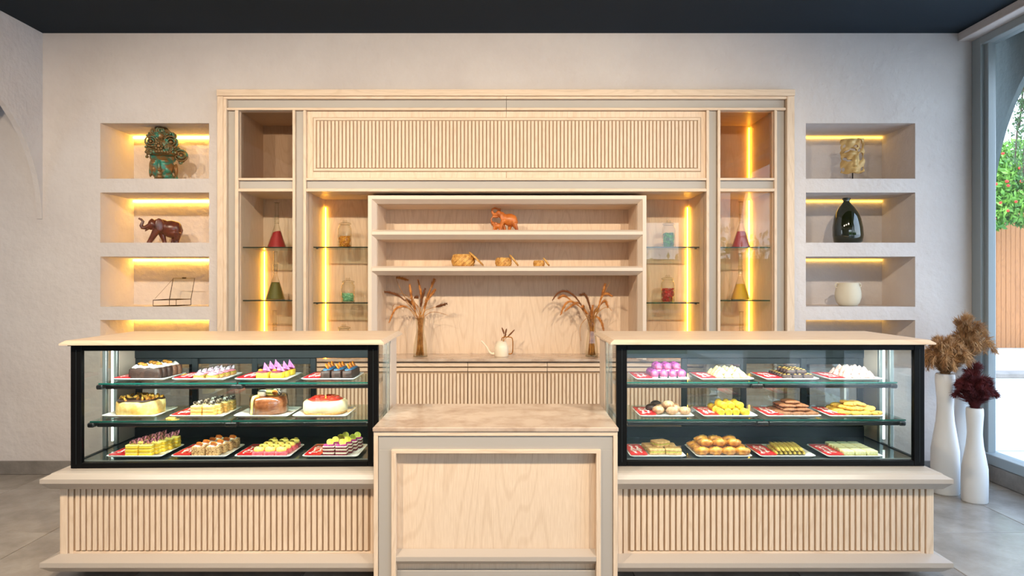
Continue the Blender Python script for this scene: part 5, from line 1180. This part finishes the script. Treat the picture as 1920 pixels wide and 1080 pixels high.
# ------------------------------------------------------------------ outside the window
M_patio = pm('pale_patio_paving', S(226, 222, 216), 0.8, var=(0.6, S(206, 202, 196), 0.4, 0.7)); M_fence = wood('cedar_fence', S(186, 126, 78), S(136, 86, 50), 'z', 0.6)
M_leaf = pm('green_leaves', S(128, 178, 62), 0.5, var=(2.2, S(58, 116, 34), 0.4, 0.62)); M_leaf2 = pm('dark_tree_leaves', S(86, 120, 64), 0.6, var=(2.2, S(50, 78, 36), 0.4, 0.62)); M_flower = pm('red_blossom', S(214, 44, 26), 0.5); M_rooft = pm('terracotta_tile', S(214, 150, 120), 0.7, var=(3, S(186, 116, 90), 0.4, 0.65)); M_bark = pm('grey_bark', S(92, 76, 60), 0.9)
struct('ground', MB().box(-40, 60, -40, 60, -0.4, -0.13), M_patio, label='sunlit pale patio outside', cat='patio')
pt = struct('patio', MB().box(4.07, 40, -12, 30, -0.13, -0.03), M_patio)
for j in range(6): link('paving_joint', MB().box(-12, 12, -0.008, 0.008, 0, 0.001).mesh('paving_joint'), M_stone, pt, (16, 6.2 + j*1.6, -0.03))
solo('patio_band', MB().cbox(5.0, 30, 10.9, 11.3, -0.03, 0.05, 0.01), M_stone, 'low grey band crossing the sunny patio outside', 'kerb')  # slightly raised grey band across the paving
fn = thing('wooden_fence', 'tall cedar plank fence beyond the patio', 'fence', (12, 16, -0.03)); pk = MB().cbox(-0.052, 0.052, -0.012, 0.012, 0.0, 3.3, 0.003).mesh('plank')
part('rail', MB().box(-3, 6, 0.013, 0.06, 0.4, 0.5).box(-3, 6, 0.013, 0.06, 2.6, 2.7), M_fence, fn)
for k in range(80): link('plank', pk, M_fence, fn, (-3 + k*0.112, 0.002*(k % 3), 0))
def leafmass(m, c, r, n, size, seed, hollow=0.55):
    g = random.Random(seed)
    for _ in range(n):
        v = Vector((g.gauss(0, 1), g.gauss(0, 1), g.gauss(0, 1))).normalized() * (hollow + (1 - hollow)*g.random()); p = Vector(c) + Vector((v.x*r[0], v.y*r[1], v.z*r[2]))
        M = Euler((g.uniform(0, 6.3), g.uniform(0, 6.3), g.uniform(0, 6.3))).to_matrix(); q = size * g.uniform(0.6, 1.2)
        m.add([p + M @ Vector(w) for w in ((-q, 0, 0), (0, -q*0.42, 0.1*q), (q, 0, 0), (0, q*0.42, 0.1*q))], [(0, 1, 2, 3)])
bu = thing('flowering_shrub', 'green shrub with red flowers hanging over the fence', 'shrub', (11.3, 14.9, -0.03))
m = MB()
for i, (px, py, Y, r) in enumerate(((1850, 340, 15, 0.7), (1885, 320, 15.2, 0.75), (1920, 350, 15, 0.8), (1870, 385, 14.7, 0.55), (1905, 300, 15.3, 0.7), (1850, 405, 14.8, 0.5), (1925, 395, 14.6, 0.5), (1840, 300, 15.2, 0.5), (1950, 330, 15, 0.8))): leafmass(m, PX(px, py, Y), (r, r*0.8, r*0.72), 900, 0.07, i)
part('foliage', m, M_leaf, bu, world=True, kind='stuff')
part('trunk', MB().tube([(13.4, 16.4, -0.03), (13.3, 16.4, 2.6), (12.6, 15.9, 3.9)], [0.09, 0.07, 0.04], 8), M_bark, bu, True, True)
for px, py in ((1870, 275), (1880, 288), (1888, 340), (1891, 348), (1876, 380), (1865, 410), (1905, 378), (1890, 395), (1912, 315), (1860, 300), (1916, 340), (1868, 345)):
    part('blossom', MB().ell(PX(px, py, 14.05 if py > 330 else 14.5), (0.034, 0.024, 0.028), 8, 6, 1, None, 0.4, 20, px), M_flower, bu, True, True)
rf = thing('tiled_roof', 'terracotta tiled roof of the neighbouring house behind the shrub', 'roof', (14, 19, 2.6))
part('roof_deck', MB().extr([(-0.3, 0.2), (4, 2.2), (4, 2.0), (-0.3, 0.0)], 'x', -4, 8), M_rooft, rf); part('house_wall', MB().box(-3.8, 7.8, 0.2, 0.4, -2.6, 0.4), M_patio, rf)
tl = MB().strips([[(0.13*math.cos(a), y, 0.09*math.sin(a) + 0.46*y) for a in [math.pi*i/6 for i in range(7)]] for y in (0.0, 0.46)], False).mesh('roof_tile', True)
for j in range(7):
    for i in range(26): link('roof_tile', tl, M_rooft, rf, (-3.4 + i*0.28, -0.3 + j*0.42, 0.21 + j*0.194))
tr = thing('overhanging_tree', 'fine-leaved tree branch hanging down against the sky', 'tree', (8.6, 10.2, -0.03))
part('trunk', MB().tube([(9.6, 10.5, -0.03), (9.5, 10.5, 2.5), (9.0, 10.4, 4.6), (8.5, 10.3, 5.6)], [0.14, 0.12, 0.08, 0.05], 8), M_bark, tr, True, True)
for k, pts in enumerate((((1990, 190), (1930, 170), (1900, 150)), ((1990, 215), (1925, 195), (1895, 180)), ((1960, 190), (1915, 210), (1903, 300)), ((1960, 220), (1925, 250), (1918, 330)), ((1960, 150), (1925, 140), (1912, 235)))):
    P = [PX(x, y, 10.2) for x, y in pts]; b = part('branch', MB().tube(smooth_path(P, 5), 0.012, 5), M_bark, tr, True, True)
    m = MB()
    for i, p in enumerate(smooth_path(P, 5)[3:]): leafmass(m, p, (0.14, 0.14, 0.14), 26, 0.035, k*40 + i, 0.1)
    part('foliage', m, M_leaf2, tr, world=True, kind='stuff')

# unseen hedge added behind the camera so the cabinet glass mirrors green, not sky
hd = thing('added_hedge', 'tall leafy hedge added out of view behind the camera', 'hedge', (4, -9, -0.13))
part('sky_blocker', MB().box(-9, 9, -0.5, 0.5, 0, 2.3), M_leaf2, hd)  # solid core added to block the sky behind the leaves
m = MB()
for k in range(12): leafmass(m, (-8.2 + k*1.5, 0, 1.5 + 0.5*math.sin(k*1.9)), (1.2, 0.9, 1.5), 520, 0.13, 60 + k, 0.6)
part('foliage', m, M_leaf, hd, kind='stuff')
